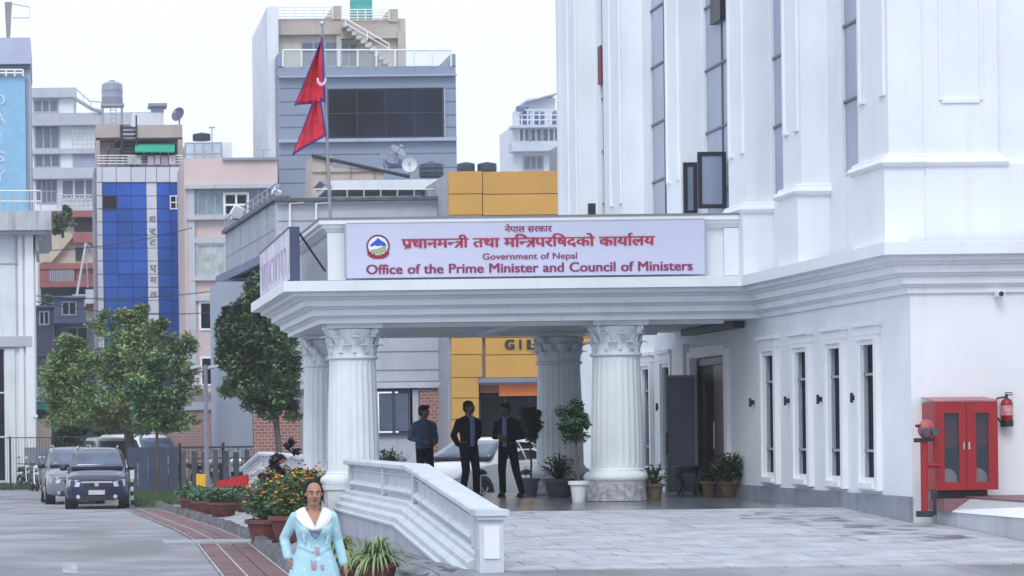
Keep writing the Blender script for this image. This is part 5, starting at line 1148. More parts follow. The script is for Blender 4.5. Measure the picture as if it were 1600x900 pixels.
# ------------------------------------------------------------------ vehicles
tyre = M('tyre_rubber', (.02, .02, .024), .8); plate_m = M('number_plate', (.6, .55, .6), .5, .15, 8); lensm = M('headlamp_glass', (.55, .6, .68), .15, .1, 6, metal=.3); ws_m = glassy('windscreen_glass', (.09, .12, .19), .05, .4, 1.5)
def car(label, loc, rotz, paint, st, wheels, rail_=True, grp=None, name='parked_car', cat='car', lower=None):
    """st: stations (y, zbottom, zbelt, ztop, wlow, wbelt, wtop), front first (-y)"""
    t = thing(name, label, cat, loc, grp, rotz)
    def sec(s):
        y, zb, zl, zt, wl, wb, wt = s
        half = [(wl*.86, zb), (wl*.97, zb + .04), (wl, zb + .14), (wl*1.005, (zb + zl)/2), (wb*1.01, zl - .10), (wb, zl), (wb - .035, zl + .02), (lerp(wb - .035, wt, .5) + .01, (zl + .02 + zt)/2), (wt, zt - .05), (wt - .09, zt - .008), (wt*.5, zt + .012)]
        return [(x, y, z) for x, z in half] + [(0, y, zt + .018)] + [(-x, y, z) for x, z in reversed(half)]
    secs = [sec(s) for s in st]; n = len(secs[0]); m = MB(); vs = [p for q in secs for p in q]
    fs = [(i*n+k, i*n+(k+1) % n, (i+1)*n+(k+1) % n, (i+1)*n+k) for i in range(len(secs)-1) for k in range(n)] + [tuple(range(n)), tuple(range((len(secs)-1)*n, len(secs)*n))]
    m.add(vs, fs); part('body', m, paint, t, local=True, smooth=True)
    def at(y, k):                                   # interpolated point k of the half section
        for a, b in zip(st, st[1:]):
            if a[0] <= y <= b[0]:
                f = (y - a[0])/(b[0] - a[0]); return Vector(sec(a)[k]).lerp(Vector(sec(b)[k]), f)
        return Vector(sec(st[-1])[k])
    cab = [s for s in st if s[3] - s[2] > .3]; c0, c1 = cab[0][0], cab[-1][0]; ib = st.index(cab[0]); hb = st[ib-1]
    # windscreen
    P = [at(hb[0] + .05, 6), at(c0 - .02, 8)]; P[0].z = hb[3] + .045; P[1].z += .05; n_ = Vector((0, -.02, .015))
    w = MB(); a_, b_ = P; rows_ = 4
    def wf(u, v):
        p = a_.lerp(b_, .06 + v*.9); x = p.x*.93*(1 - 2*u); return Vector((x, p.y - .035*(1 - (1-2*u)**2) - .01, p.z + .035 + .02*v))
    w.plate(wf, 8, 4, (0, .03, -.03)); part('windscreen', w, ws_m, t, local=True, smooth='full')
    part('cowl', MB().box(-a_.x*.9, a_.x*.9, hb[0] - .04, hb[0] + .1, a_.z + .0, a_.z + .035), black, t, local=True)
    # side windows
    L_ = c1 - c0; cuts = [(c0 - .28 if L_ > 1.5 else c0, c0 + L_*.34), (c0 + L_*.38, c0 + L_*.70), (c0 + L_*.74, c1 - .08)]
    for sgn in (1, -1):
        for (a, b) in cuts:
            sw = MB()
            def sf(u, v):
                y = lerp(a, b, u); lo_, hi_ = at(y, 6), at(y, 8)
                if hi_.z - lo_.z < .12: hi_ = lo_ + Vector((0, 0, .12))
                p = lo_.lerp(hi_, .08 + v*.84); return Vector(((p.x + .022)*sgn, y, p.z))
            sw.plate(sf, 4, 3, (-.02*sgn, 0, 0)); part('side_window', sw, glass_d, t, local=True)
        mx = at(c0 - .15, 5); part('mirror', MB().ell((sgn*(mx.x + .13), c0 - .22, mx.z + .1), (.12, .07, .09), 10, 7).cyl((sgn*mx.x*.95, c0 - .2, mx.z + .04), (sgn*(mx.x + .1), c0 - .22, mx.z + .06), .025, n=6), black if lower else paint, t, local=True, smooth=True)
        for yy in (c0 + L_*.30, c0 + L_*.64): q = at(yy, 4); part('door_handle', MB().box(sgn*q.x - .012, sgn*q.x + .012, yy - .09, yy + .09, q.z - .02, q.z + .012), steel, t, local=True)
        for yw_ in wheels:
            r = .37 if rail_ else .32; ww = at(yw_, 3).x
            part('wheel_arch', MB().cyl((sgn*(ww - .3), yw_, r), (sgn*(ww + .008), yw_, r), r + .08, n=24), black, t, local=True)
            wh = part('wheel', MB().lathe([(r*.6, -.11), (r*.96, -.11), (r, -.08), (r, .08), (r*.96, .11), (r*.6, .11)], (0, 0, 0), 24), tyre, t, local=True, smooth=True); wh.location = (sgn*(ww - .09), yw_, r); wh.rotation_euler = (0, pi/2, 0)
            rim = MB().lathe([(r*.62, -.02), (r*.62, .10), (r*.5, .085), (.05, .10)], (0, 0, 0), 20)
            for k in range(5): rim.cyl((0, 0, .09), (r*.58*cos(k*1.257), r*.58*sin(k*1.257), .10), .03, n=5)
            ro = part('rim', rim, steel, wh, local=True, smooth=True); ro.rotation_euler = (pi if sgn < 0 else 0, 0, 0)
    if rail_:
        for sgn in (1, -1):
            x = at(0, 9).x*sgn; z = at(0, 9).z; part('roof_rail', MB().tube([(x, c0 + .15, z), (x, c0 + .3, z + .06), (x, c1 - .3, z + .06), (x, c1 - .15, z)], .02, 6), steel, t, local=True)
    fr = st[0]; zf, wf_, yf = fr[3], fr[4], fr[0]
    for sgn in (1, -1):
        part('headlight', MB().prism([(sgn*wf_*1.14, yf + .06, zf - .17), (sgn*wf_*.70, yf - .045, zf - .19), (sgn*wf_*.64, yf - .04, zf - .05), (sgn*wf_*1.12, yf + .05, zf + .04)], (0, .12, 0)), lensm, t, local=True)
        part('fog_lamp', MB().cyl((sgn*wf_*.74, yf - .03, zf - .48), (sgn*wf_*.74, yf + .05, zf - .48), .06, n=12), lensm, t, local=True)
    part('grille', MB().box(-wf_*.5, wf_*.5, yf - .015, yf + .05, zf - .19, zf - .09), black, t, local=True)
    part('chrome_bar', MB().box(-wf_*.62, wf_*.62, yf - .03, yf + .04, zf - .075, zf - .03), M('chrome', (.7, .72, .75), .25, .05, metal=.9), t, local=True)
    part('badge', MB().cyl((0, yf - .05, zf - .12), (0, yf - .01, zf - .12), .065, n=16), steel, t, local=True)
    part('number_plate', MB().box(-.24, .24, yf - .045, yf - .02, zf - .42, zf - .29), plate_m, t, local=True)
    part('lower_grille', MB().box(-wf_*.75, wf_*.75, yf - .02, yf + .06, .26, zf - .45), black, t, local=True)
    part('interior', MB().box(-.6, .6, c0 + .3, c1 - .3, st[0][1] + .3, at(0, 5).z - .05), black, t, local=True)
    return t
suv = [(-2.3, .42, .82, .86, .74, .72, .68), (-2.2, .30, .94, .97, .86, .84, .76), (-1.9, .28, 1.02, 1.05, .92, .88, .80), (-1.1, .28, 1.10, 1.14, .93, .89, .80), (-.45, .28, 1.12, 1.72, .93, .89, .68), (-.1, .28, 1.12, 1.80, .93, .89, .69), (1.3, .28, 1.14, 1.80, .93, .89, .69), (1.95, .30, 1.15, 1.74, .92, .88, .67), (2.2, .34, 1.10, 1.30, .88, .85, .74), (2.3, .42, .9, .95, .80, .78, .7)]
sedan = [(-2.2, .34, .62, .66, .72, .68, .6), (-2.08, .24, .74, .78, .84, .80, .7), (-1.7, .2, .86, .90, .89, .86, .76), (-.9, .2, .95, 1.0, .9, .87, .78), (-.1, .2, .98, 1.42, .9, .87, .58), (.3, .2, .98, 1.5, .9, .87, .6), (1.0, .2, 1.0, 1.47, .9, .87, .6), (1.5, .22, 1.02, 1.32, .89, .86, .6), (1.95, .26, 1.0, 1.06, .87, .84, .7), (2.2, .36, .8, .85, .78, .76, .68)]
navy = M('dark_blue_car_paint', (.012, .018, .07), .25, .08, coat=.8); silver = M('silver_car_paint', (.20, .215, .25), .3, .08, coat=.6); wcar = M('white_car_paint', (.78, .8, .82), .3, .03, coat=.6)
x = (153 - PX)/FPX*85.5; car('dark blue SUV with chrome grille parked facing the camera on the left road', (x, 87, gz(x, 86) + .0), -.03, navy, suv, (-1.42, 1.38), lower=True)
x = (112 - PX)/FPX*92; car('silver SUV half hidden behind the left side of the dark blue one', (x, 93.5, gz(0, 93)), .05, silver, suv, (-1.42, 1.38), lower=True)
car('white saloon car parked behind the porch where the three men stand', (9.05, 61.6, .33), radians(-40), wcar, sedan, (-1.35, 1.35), rail_=False)
van = [(-2.2, .4, .95, 1.0, .76, .74, .7), (-2.1, .3, 1.1, 1.14, .86, .84, .78), (-1.6, .28, 1.2, 1.26, .9, .88, .8), (-1.0, .28, 1.22, 1.95, .9, .88, .72), (-.6, .28, 1.22, 2.08, .9, .88, .72), (1.8, .28, 1.24, 2.1, .9, .88, .74), (2.3, .34, 1.2, 1.9, .88, .86, .72)]
x = (178 - PX)/FPX*103; car('white van with rounded roof behind the dark blue SUV', (x, 106, gz(2, 103)), .12, wcar, van, (-1.35, 1.4), rail_=False, name='parked_van', cat='van')
x = (222 - PX)/FPX*110; car('white minibus roof showing above the dark sheet fence', (x, 112, gz(2, 103) + .1), .5, wcar, van, (-1.35, 1.4), rail_=False, name='parked_minibus', cat='minibus')
T = thing('small_truck', 'small white truck with teal canvas cover left of the white van', 'truck', wp(105, 760, 119)); Yt = 119
part('body', MB().pb(84, 122, 715, 752, Yt, 3.5), wcar, T); part('cover', MB().prism([wp(84, 668, Yt), wp(116, 664, Yt), wp(123, 672, Yt), wp(120, 684, Yt), wp(84, 680, Yt)], (0, 3, 0)), M('teal_canvas', (.03, .25, .22), .8), T)
part('cab_frame', MB().tube([wp(107, 716, Yt - .05), wp(108, 682, Yt - .05), wp(117, 668, Yt - .05), wp(124, 676, Yt - .05), wp(127, 716, Yt - .05)], .07, 6), wcar, T); part('dark_window', MB().pb(84, 124, 684, 715, Yt + .05, 2.8), glass_d, T); part('mirror', MB().ell(wp(116, 697, Yt - .2), (.16, .06, .08), 10, 6), wcar, T)
for px in (90, 117): part('wheel', MB().cyl(wp(px, 752, Yt - .1), wp(px, 752, Yt + .3), .32, n=16), tyre, T)

def motorbike(label, loc, rotz, paint, grp='motorbikes parked by the fences'):
    t = thing('motorbike', label, 'motorbike', loc, grp, rotz)
    for y in (-.65, .62):
        m = MB(); pts = [(0, y + .27*cos(a*pi/10), .3 + .27*sin(a*pi/10)) for a in range(21)]; m.tube(pts, .05, 6); w = part('wheel', m, tyre, t, local=True, smooth=True)
        part('hub', MB().cyl((-.06, y, .3), (.06, y, .3), .07, n=10), steel, w, local=True)
    m = MB().ell((0, -.05, .82), (.14, .3, .13), 12, 8).ell((0, -.05, .5), (.14, .25, .2), 10, 6).ell((0, .7, .75), (.09, .25, .06), 8, 6); part('tank', m, paint, t, local=True, smooth=True)
    part('seat', MB().ell((0, .38, .85), (.13, .36, .07), 12, 6), black, t, local=True, smooth=True)
    part('fork', MB().cyl((-.09, -.66, .3), (-.07, -.48, .98), .028, n=6).cyl((.09, -.66, .3), (.07, -.48, .98), .028, n=6), steel, t, local=True)
    part('handlebar', MB().tube([(-.38, -.34, 1.06), (-.2, -.46, 1.04), (.2, -.46, 1.04), (.38, -.34, 1.06)], .018, 6), black, t, local=True)
    part('headlight', MB().ell((0, -.62, .93), (.11, .07, .11), 12, 8), lensm, t, local=True, smooth=True)
    for s in (-1, 1): part('mirror', MB().cyl((s*.26, -.42, 1.05), (s*.33, -.44, 1.28), .01, n=5).ell((s*.35, -.44, 1.32), (.07, .02, .05), 10, 6), steel, t, local=True)
    part('number_plate', MB().box(-.1, .1, -.72, -.70, .66, .76), plate_m, t, local=True); part('mudguard', MB().tube([(0, -.65 - .33*cos(a), .3 + .33*sin(a)) for a in (.3, .9, 1.5, 2.1)], .06, 6), paint, t, local=True, smooth=True)
    part('exhaust', MB().cyl((.16, -.1, .28), (.18, .75, .36), .045, n=8), steel, t, local=True); part('kickstand', MB().cyl((0, .1, .3), (-.2, .1, .0), .015, n=5), black, t, local=True)
    return t
bk = M('black_bike_paint', (.02, .022, .035), .3, coat=.5)
b0 = motorbike('black motorbike facing out beside the grey board with its number plate showing', (px2x(53, 113.5), 113.8, gz(0, 114)), .15, bk)
dup(b0, (px2x(82, 114.5), 114.6, gz(0, 114)), -.45, 'second motorbike leaning towards the silver car')
dup(b0, (px2x(36, 116), 118.6, gz(0, 114)), .3, 'motorbike behind the bar fence at the far left')
for px, r_, lb in ((345, .6, 'motorbike behind the slatted fence just right of the lamp post'), (385, -.4, 'motorbike behind the slatted fence below the dark green tree'), (428, .3, 'motorbike behind the slatted fence nearest the tree trunk'), (305, .9, 'motorbike behind the slatted fence left of the lamp post')): dup(b0, (px2x(px, 103.6), 103.6, gz(3, 103)), r_, lb, scale=(1.15, 1.15, 1.25))

# ------------------------------------------------------------------ flag pole and flag
p0, p1 = wp(516.5, 342, 52), wp(503.5, 40, 52)
t = thing('flag_pole', 'slim grey flag pole rising from the porch parapet', 'flag pole', p0); part('pole', MB().cyl(p0 - Vector((0, 0, .1)), p1, .034, .022, 10), M('pole_grey', (.28, .28, .34), .5), t, smooth=True); part('finial', MB().ell(p1 + Vector((0, 0, .04)), (.045, .045, .045), 10, 7), steel, t, smooth=True)
t = thing('nepal_flag', 'red double pennant flag with blue edge hanging from the pole', 'flag', wp(505, 130, 52)); YF = 51.95
def patch(A, B, C_, D_, amp, ph):                   # A top hoist, B low hoist, C low fly, D top fly (photo points)
    def fn(u, v):
        p = Vector(wp(lerp(lerp(A[0], B[0], v), lerp(D_[0], C_[0], v), u), lerp(lerp(A[1], B[1], v), lerp(D_[1], C_[1], v), u), YF))
        return p + Vector((0, -.02 - amp*sin(u*7 + ph + v*2.2)*u - amp*.4*sin(u*17 + v*5 + ph)*u, 0))
    return fn
f1 = patch((502.5, 58), (507, 158), (460, 165), (500, 66), .14, 0); f2 = patch((500, 152), (509.5, 211), (458, 241), (489, 158), .12, 1.2)
m = MB().plate(f1, 14, 14, (0, .008, 0)).plate(f2, 14, 12, (0, .008, 0))
part('cloth', m, M('flag_crimson', (.62, .03, .06), .75, .25, 4), t, smooth='full')
bl = MB(); fb_ = M('flag_blue', (.03, .04, .28), .7)
bl.tube([f1(k/10, 1) + Vector((0, -.006, 0)) for k in range(11)], .014, 5).tube([f1(1, k/8) + Vector((0, -.006, 0)) for k in range(9)], .01, 5).tube([f2(1, k/8) + Vector((0, -.006, 0)) for k in range(9)], .01, 5).tube([f2(k/10, 1) + Vector((0, -.006, 0)) for k in range(11)], .013, 5).tube([f1(0, k/6) for k in range(7)], .016, 5).tube([f2(.02, k/6) for k in range(7)], .016, 5)
part('border', bl, fb_, t)
mo = MB()
for k in range(9): a = pi + pi*k/8; q = f1(.14, .67); mo.ell((q.x + .07*cos(a), q.y - .16, q.z + .09*sin(a)), (.022, .008, .03), 6, 4)
part('moon_emblem', mo, M('flag_white', (.75, .6, .65), .7), t)

# ------------------------------------------------------------------ people
def blob(name, m, vox, mat, parent, it=4, fac=.5):
    me = bpy.data.meshes.new('tmp'); me.from_pydata(m.v, [], m.f)
    bm = bmesh.new(); bm.from_mesh(me); bmesh.ops.recalc_face_normals(bm, faces=bm.faces); bm.to_mesh(me); bm.free()
    o = bpy.data.objects.new('tmp', me); COL.objects.link(o)
    r = o.modifiers.new('r', 'REMESH'); r.mode = 'VOXEL'; r.voxel_size = vox
    s = o.modifiers.new('s', 'SMOOTH'); s.iterations = it; s.factor = fac
    dg = bpy.context.evaluated_depsgraph_get(); me2 = bpy.data.meshes.new_from_object(o.evaluated_get(dg))
    bpy.data.objects.remove(o); me2.name = name; me2.materials.clear(); me2.materials.append(mat)
    me2.polygons.foreach_set('use_smooth', [True]*len(me2.polygons))
    return link(name, me2, parent)
def rings(m, rs, n=22):                             # closed stack of ellipses (cx, cy, z, rx, ry)
    vs = [(cx + rx*cos(2*pi*k/n), cy + ry*sin(2*pi*k/n), z) for (cx, cy, z, rx, ry) in rs for k in range(n)]
    return m.add(vs, [(i*n+k, i*n+(k+1) % n, (i+1)*n+(k+1) % n, (i+1)*n+k) for i in range(len(rs)-1) for k in range(n)] + [tuple(range(n-1, -1, -1)), tuple(range((len(rs)-1)*n, len(rs)*n))])
def hand(m, wr, el, side, k=1., curl=.5, inward=None):
    """palm, four unequal bent fingers and a thumb, continuing the forearm el->wr"""
    wr, el = Vector(wr), Vector(el); d = (wr - el).normalized(); inn = Vector(inward) if inward else Vector((-side, 0, 0))
    pn = (inn - d*inn.dot(d)).normalized(); ac = d.cross(pn).normalized()   # pn: palm normal, ac: across the fingers
    pc = wr + d*.05*k
    for j in range(4): o = ac*(.027 - .018*j)*k; m.cap(wr + d*.012*k + o*.7, wr + d*.088*k + o, .013*k, .0115*k, 10)
    for j, L_ in enumerate((.066, .074, .069, .054)):
        o = ac*(.029 - .0195*j)*k; a = wr + d*.09*k + o; b = a + (d*(1 - .25*curl) + pn*.45*curl).normalized()*L_*.5*k; c = b + (d*(1 - .8*curl) + pn*curl).normalized()*L_*.55*k
        m.cap(a, b, .0092*k, .0085*k, 8); m.cap(b, c, .0085*k, .007*k, 8)
    fwd = ac if ac.y < 0 else -ac
    a = wr + d*.022*k + fwd*.024*k; b = a + (fwd*.75 + d*.8 + pn*.25).normalized()*.036*k; c = b + (d + fwd*.25 + pn*.35).normalized()*.03*k
    m.cap(a, b, .0125*k, .0105*k, 8); m.cap(b, c, .0105*k, .0085*k, 8)
def head(m, c, k=1., yaw=0., fem=False):
    R_ = Matrix.Rotation(yaw, 3, 'Z'); c = Vector(c)
    def e(o, r): m.ell(c + R_ @ Vector(o)*k, tuple(v*k for v in r), 18, 12, R_)
    e((0, .012, .03), (.074, .092, .084)); e((0, -.012, -.03), (.062, .074, .078)); e((0, -.034, -.078), (.038, .044, .032))
    e((0, -.078, .022), (.046, .018, .02)); e((.036, -.062, -.022), (.024, .022, .024)); e((-.036, -.062, -.022), (.024, .022, .024))
    m.cap(c + R_ @ Vector((0, -.084, .012))*k, c + R_ @ Vector((0, -.102, -.022))*k, .009*k, .013*k, 10); e((.011, -.092, -.026), (.009, .01, .008)); e((-.011, -.092, -.026), (.009, .01, .008))
    e((0, -.082, -.05), (.024, .013, .012)); e((.076, .01, .0), (.010, .018, .03)); e((-.076, .01, .0), (.010, .018, .03))
def face(c, k, yaw, parent, skin_d):
    R_ = Matrix.Rotation(yaw, 3, 'Z'); c = Vector(c)
    for s in (-1, 1):
        ey = part('eye', MB().ell(c + R_ @ Vector((s*.03, -.081, .004))*k, (.0125*k, .005*k, .0045*k), 10, 6), M('eye_white', (.55, .52, .5), .3), parent, local=True, smooth=True)
        part('iris', MB().ell(c + R_ @ Vector((s*.03, -.0865, .004))*k, (.0052*k, .003*k, .0045*k), 8, 5), black, ey, local=True, smooth=True)
        part('eyebrow', MB().tube([c + R_ @ Vector((s*.014, -.094, .022))*k, c + R_ @ Vector((s*.03, -.092, .029))*k, c + R_ @ Vector((s*.05, -.078, .022))*k], .0042*k, 5), hairm, parent, local=True)
    part('lips', MB().ell(c + R_ @ Vector((0, -.092, -.048))*k, (.024*k, .008*k, .0045*k), 10, 5).ell(c + R_ @ Vector((0, -.091, -.056))*k, (.019*k, .008*k, .005*k), 10, 5), skin_d, parent, local=True, smooth=True)
hairm = M('black_hair', (.012, .009, .010), .75, .5, 30, .5, 60, spec=.15); skin = M('brown_skin', (.40, .215, .15), .5, .06, 8); skin_l = M('lip_tone', (.24, .09, .075), .4); skin_dk = M('shade_darkened_skin', (.10, .06, .05), .5, .08)  # skin_dk: the men's backlit shade under the porch is put into its colour
# the walking woman
wx, wy = wp(490, 800, 26).x, 26; WZ = wp(490, 751, 26).z - 1.565
wm = thing('person', 'woman in a pale blue floral tunic and white shawl walking towards the camera', 'person', (wx, wy, WZ))
hc_ = (0, -.03, 1.445)
m = MB(); head(m, hc_, 1., 0.02); m.cap((0, .0, 1.40), (0, .02, 1.26), .050, .056); rings(m, [(0, .01, .95, .10, .08), (0, -.01, 1.12, .13, .105), (0, -.005, 1.2, .13, .10), (0, .01, 1.26, .12, .075), (0, .01, 1.29, .06, .055)])
shL, elL, wrL = (-.165, .01, 1.235), (-.262, .085, 1.045), (-.232, .01, .865); shR, elR, wrR = (.165, .01, 1.235), (.222, .06, 1.02), (.268, -.01, .80)
for s_, e_, w_, sd_ in ((shL, elL, wrL, -1), (shR, elR, wrR, 1)): m.cap(s_, e_, .040, .034); m.cap(e_, w_, .034, .024); hand(m, w_, e_, sd_, .92, .6)
legs = (((-.085, 0, .82), (-.095, -.04, .45), (-.09, .03, .08)), ((.085, 0, .82), (.09, -.16, .47), (.085, -.2, .08)))
for a, b, c in legs: m.cap(a, b, .07, .05); m.cap(b, c, .05, .035); m.ell((c[0], c[1] - .06, .045), (.045, .12, .035), 14, 8)
wb = blob('body', m, .0055, skin, wm, 5)
face(hc_, 1., .02, wb, skin_l)
h = MB(); h.ell((0, .012, 1.478), (.089, .106, .098), 20, 12).ell((0, .10, 1.45), (.06, .055, .06)).ell((.072, .0, 1.45), (.022, .05, .06)).ell((-.072, .0, 1.45), (.022, .05, .06))
hb_ = blob('hair', h, .006, hairm, wm, 3)
for v in hb_.data.vertices:                         # a hairline: pull the front of the cap back over the forehead
    if v.co.y < -.03 and v.co.z < 1.480 - 3.5*v.co.x**2: v.co.y = -.03 + (v.co.y + .03)*.1
tun = M('pale_blue_cotton', (.40, .64, .74), .85, .07, 2.2, .35, 60)
nd = tun.node_tree; vr = nd.nodes.new('ShaderNodeTexVoronoi'); vr.inputs['Scale'].default_value = 13; ge = nd.nodes.new('ShaderNodeNewGeometry'); nd.links.new(ge.outputs['Position'], vr.inputs['Vector'])
mr = nd.nodes.new('ShaderNodeMapRange'); mr.inputs[1].default_value = .16; mr.inputs[2].default_value = .30; mr.inputs[3].default_value = .55; mr.inputs[4].default_value = 0; nd.links.new(vr.outputs['Distance'], mr.inputs[0])
mx = nd.nodes.new('ShaderNodeMix'); mx.data_type = 'RGBA'; pb_ = nd.nodes['Principled BSDF']; src = pb_.inputs['Base Color'].links[0].from_socket; nd.links.new(mr.outputs[0], mx.inputs[0]); nd.links.new(src, mx.inputs[6]); mx.inputs[7].default_value = (.72, .80, .86, 1); nd.links.new(mx.outputs[2], pb_.inputs['Base Color'])
m = MB(); rings(m, [(0, .0, .50, .275, .19), (0, .0, .62, .255, .175), (0, .0, .76, .225, .15), (0, .005, .86, .192, .13), (0, .01, .96, .155, .108), (0, .005, 1.03, .152, .108), (0, -.01, 1.10, .168, .125), (0, -.012, 1.15, .168, .125), (0, .0, 1.21, .160, .10), (0, .01, 1.25, .12, .075), (0, .015, 1.28, .075, .06)])
m.ell((-.075, -.075, 1.12), (.07, .06, .065)).ell((.075, -.075, 1.12), (.07, .06, .065))
for s_, e_, w_ in ((shL, elL, wrL), (shR, elR, wrR)):
    s_, e_, w_ = Vector(s_), Vector(e_), Vector(w_); w2 = e_.lerp(w_, .88); m.cap(s_, e_, .054, .045, 16); m.cap(e_, w2, .045, .042, 16); m.ell(e_.lerp(w2, .3), (.05, .05, .018)); m.ell(s_.lerp(e_, .8), (.05, .052, .016))
rs_ = random.Random(3)
for k in range(9): a = -1.9 + k*.42; x_ = .19*sin(a*.8); m.cap((x_*.75, -.10*cos(x_*4), .90), (x_*1.25, -.165*cos(x_*4), .52), .014, .02, 8)   # skirt folds
for (a, b) in (((-.15, -.07, 1.19), (-.09, -.12, 1.02)), ((.15, -.07, 1.18), (.10, -.12, .99)), ((-.14, -.06, .98), (-.02, -.115, .93)), ((.14, -.06, .97), (.03, -.115, .91))): m.cap(a, b, .010, .012, 8)
tb_ = blob('tunic', m, .008, tun, wm, 5)
for v in tb_.data.vertices:                         # the open neck: the cloth dips below the skin inside a V
    if v.co.y < 0 and v.co.z > 1.13 and abs(v.co.x) < .02 + (v.co.z - 1.13)*.5: v.co.y = max(v.co.y, -.045)
def shawl(u, v):                                    # lies round the neck, crosses low on the chest
    th = pi*(u*1.0); inner = Vector((-.075*cos(th), -.01 - .125*(1 - abs(cos(th)))**.8, 1.322 - .165*(1 - abs(cos(th)))**.85)); outer = Vector((-.172*cos(th)*(1 - .25*sin(th)), .0 - .15*sin(th)**.7, 1.272 - .155*sin(th)**.9))
    p = inner.lerp(outer, v); return p + Vector((0, -.014*sin(v*pi) - .004*sin(v*14 + u*5), .012*sin(v*pi)))
shm = M('white_shawl', (.80, .80, .78), .85, .04, 5, .3, 40); m = MB().plate(shawl, 36, 12, (0, .010, -.003)); part('shawl', m, shm, wm, local=True, smooth='full')
def shb(u, v): th = pi*u; return Vector((-.075*cos(th)*(1 + 1.3*v), .01 + .075*sin(th)*(1 + .5*v), 1.318 - .05*v + .01*sin(v*pi)))
part('shawl_back', MB().plate(shb, 20, 6, (0, .01, .012)), shm, wm, local=True, smooth='full')
part('neckline', MB().tube([(-.05, -.137, 1.125), (-.028, -.142, 1.075), (0, -.143, 1.045), (.028, -.142, 1.075), (.05, -.137, 1.125)], .005, 5).tube([(-.03, -.145, 1.105), (0, -.148, 1.10), (.03, -.145, 1.105)], .008, 5), M('grey_blue_piping', (.12, .12, .25), .7), wm, local=True)
rose = M('rose_print', (.58, .26, .32), .8); gm = M('leaf_print', (.12, .25, .2), .8)
for (x_, y_, z_, s) in ((.018, -.127, .925, 1.), (-.02, -.158, .80, 1.3), (.06, -.145, .78, .7)):
    o_ = MB()
    for k in range(5): a = k*1.257; o_.ell((x_ + .011*s*cos(a), y_ - .005, z_ + .013*s*sin(a)), (.010*s, .004, .012*s), 8, 5)
    f_ = part('flower_motif', o_, rose, wm, local=True); part('leaf_motif', MB().ell((x_ - .012*s, y_ - .002, z_ + .033*s), (.006, .003, .014*s), 6, 4).ell((x_ + .012*s, y_ - .002, z_ + .03*s), (.006, .003, .012*s), 6, 4), gm, f_, local=True)
m = MB()
for a, b, c in legs: m.cap(a, b, .085, .068); m.cap(b, (c[0], c[1], .12), .068, .05)
m.ell((0, 0, .83), (.16, .11, .12)); blob('trousers', m, .012, white_p, wm, 4)
for i, (a, b, c) in enumerate(legs): part('shoe', MB().ell((c[0], c[1] - .06, .035), (.05, .13, .035), 14, 8), black, wm, local=True, smooth=True)

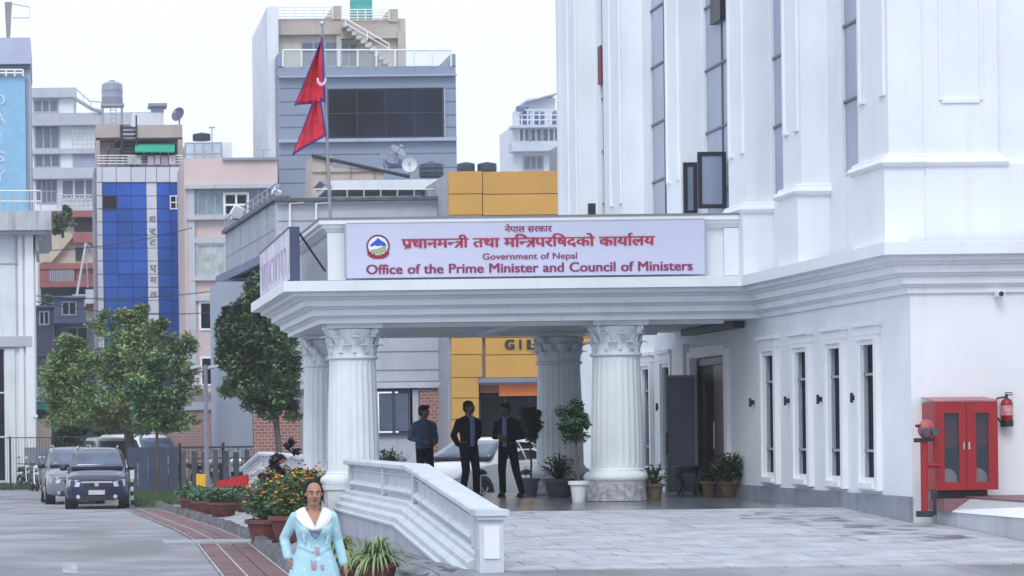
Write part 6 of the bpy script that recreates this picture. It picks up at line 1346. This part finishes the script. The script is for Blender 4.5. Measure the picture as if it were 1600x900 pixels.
suit = M('black_suit', (.010, .011, .018), .9, .2, 5, spec=.1); shirt_b = M('blue_shirt', (.14, .18, .33), .8, .1); uni = M('uniform_blue', (.045, .075, .15), .8, .15, 5)
def man(label, loc, rotz, h, sh, arms, lg, upper, lower, shirtm=None, opened=False, cap_=False, grp=None, wide=1.):
    t = thing('person', label, 'person', loc, grp, rotz); k = h/1.75; t.scale = (k, k, k)
    m = MB(); hc = (sh[0], sh[1], 1.625); yaw = sh[2]; head(m, hc, 1.05, yaw); m.cap((sh[0]*.8, .02, 1.56), (0, .02, 1.42), .058, .065); rings(m, [(0, .01, .95, .13, .09), (0, .01, 1.2, .15, .1), (0, .01, 1.38, .16, .09), (0, .01, 1.46, .07, .06)])
    for (s, e, w), sd_ in zip(arms, (-1, 1)): m.cap(s, e, .045, .038); m.cap(e, w, .038, .028); hand(m, w, e, sd_, 1.08, .7)
    for (a, b, c) in lg: m.cap(a, b, .075, .055); m.cap(b, c, .055, .04)
    bo = blob('body', m, .0085, skin_dk, t, 4); face(hc, 1.05, yaw, bo, skin_l)
    R_ = Matrix.Rotation(yaw, 3, 'Z'); c_ = Vector(hc)
    hh = MB().ell(c_ + R_ @ Vector((0, .022, .052)), (.090, .104, .086), 18, 10, R_).ell(c_ + R_ @ Vector((0, .05, -.01)), (.085, .072, .075), 16, 9, R_)
    if cap_: hh.ell(c_ + R_ @ Vector((0, -.02, .10)), (.09, .10, .03), 16, 8, R_)
    blob('hair', hh, .009, hairm, t, 2)
    j = MB(); W_ = wide; zb = .80 if opened else .93
    rings(j, [(0, .01, zb, .175*W_, .125), (0, .01, .95, .17*W_, .12), (0, .005, 1.08, .165*W_, .118), (0, 0, 1.22, .19*W_, .13), (0, .0, 1.34, .20*W_, .125), (0, .01, 1.42, .17*W_, .09), (0, .02, 1.475, .085, .065)])
    for (s, e, w) in arms: s, e, w = Vector(s) + Vector((0, 0, -.03)), Vector(e), Vector(w); j.cap((s.x*.3, .02, 1.44), (s.x, .02, s.z), .05, .062, 14); j.cap(s, e, .064*W_, .056, 16); j.cap(e, e.lerp(w, .94), .062, .05, 16)
    if opened:
        for s in (-1, 1): j.cap((s*.07, -.115, 1.38), (s*.075, -.118, .84), .014, .02, 10)
    blob('jacket' if opened else 'shirt', j, .011, upper, t, 4)
    if shirtm:
        part('shirt', MB().plate(lambda u, v: Vector((lerp(-.048, .048, u)*(1 - .35*abs(v-.5)), -.128 - .016*sin(pi*v) - .008*sin(pi*u) + (.05 if v > .93 else 0)*(v - .93)*14, lerp(.93, 1.465, v))), 6, 14, (0, .02, 0)), shirtm, t, local=True, smooth='full')
        part('collar', MB().tube([(-.055, -.06, 1.50), (-.03, -.10, 1.46), (0, -.12, 1.43)], .014, 6).tube([(.055, -.06, 1.50), (.03, -.10, 1.46), (0, -.12, 1.43)], .014, 6), shirtm, t, local=True)
    tr = MB().ell((0, .01, .93), (.165*W_, .12, .12))
    for (a, b, c) in lg: tr.cap(a, b, .095, .075, 16); tr.cap(b, (c[0], c[1], c[2] + .02), .073, .062, 16)
    blob('trousers', tr, .012, lower, t, 4)
    part('belt', MB().lathe([(.172*W_, 0), (.175*W_, .035)], (0, .01, .99), 24), black, t, local=True).scale = (1, .74, 1)
    for (a, b, c) in lg: part('shoe', MB().ell((c[0], c[1] - .07, .045), (.05, .145, .045), 14, 8).box(c[0] - .045, c[0] + .045, c[1] - .19, c[1] + .06, 0, .02), black, t, local=True, smooth=True)
    return t
hip = (-.09, .01, .92); hipR = (.09, .01, .92)
X = lambda px, Y_: wp(px, 720, Y_).x
man('stocky man in blue uniform shirt and dark trousers left of the two suited men', (X(664, 54.5), 54.5, FZ), .45, 1.74, (-.01, -.01, .45),
    (((-.20, .02, 1.40), (-.285, .06, 1.14), (-.13, -.16, 1.06)), ((.20, .02, 1.40), (.285, .06, 1.14), (.13, -.16, 1.04))),
    ((hip, (-.11, -.02, .50), (-.12, .03, .09)), (hipR, (.11, -.02, .50), (.12, .03, .09))), uni, suit, cap_=True, wide=1.12)
man('man in an open dark suit and blue shirt standing in the middle of the group', (X(733, 53.4), 53.4, FZ), .38, 1.80, (.01, -.01, .55),
    (((-.20, .02, 1.40), (-.255, .10, 1.13), (-.13, .17, .97)), ((.20, .02, 1.40), (.255, .10, 1.13), (.12, .18, .96))),
    ((hip, (-.10, -.06, .50), (-.13, .02, .09)), (hipR, (.12, -.04, .50), (.17, .05, .09))), suit, suit, shirt_b, True)
man('man in a dark suit at the right of the group holding his hands before him', (X(793, 53.8), 53.8, FZ), -.55, 1.76, (-.02, -.06, -.25),
    (((-.20, .02, 1.40), (-.25, .0, 1.13), (-.08, -.24, 1.12)), ((.20, .02, 1.40), (.27, .08, 1.13), (.10, -.20, 1.08))),
    ((hip, (-.10, -.03, .50), (-.10, .0, .09)), (hipR, (.18, -.03, .50), (.27, .02, .09))), suit, suit, shirt_b, True)

# ------------------------------------------------------------------ the hazy air
hz = part('haze', MB().box(-201, 251, -31, 521, -3, 40), M('haze_air', (.5, .5, .5)), None, kind='stuff')
hm = bpy.data.materials.new('hazy_air'); hm.use_nodes = True; hn = hm.node_tree; hn.nodes.clear()
pv = hn.nodes.new('ShaderNodeVolumePrincipled'); pv.inputs['Color'].default_value = (.96, .98, 1, 1); pv.inputs['Density'].default_value = .00035; oo = hn.nodes.new('ShaderNodeOutputMaterial'); hn.links.new(pv.outputs[0], oo.inputs['Volume'])
hz.data.materials[0] = hm
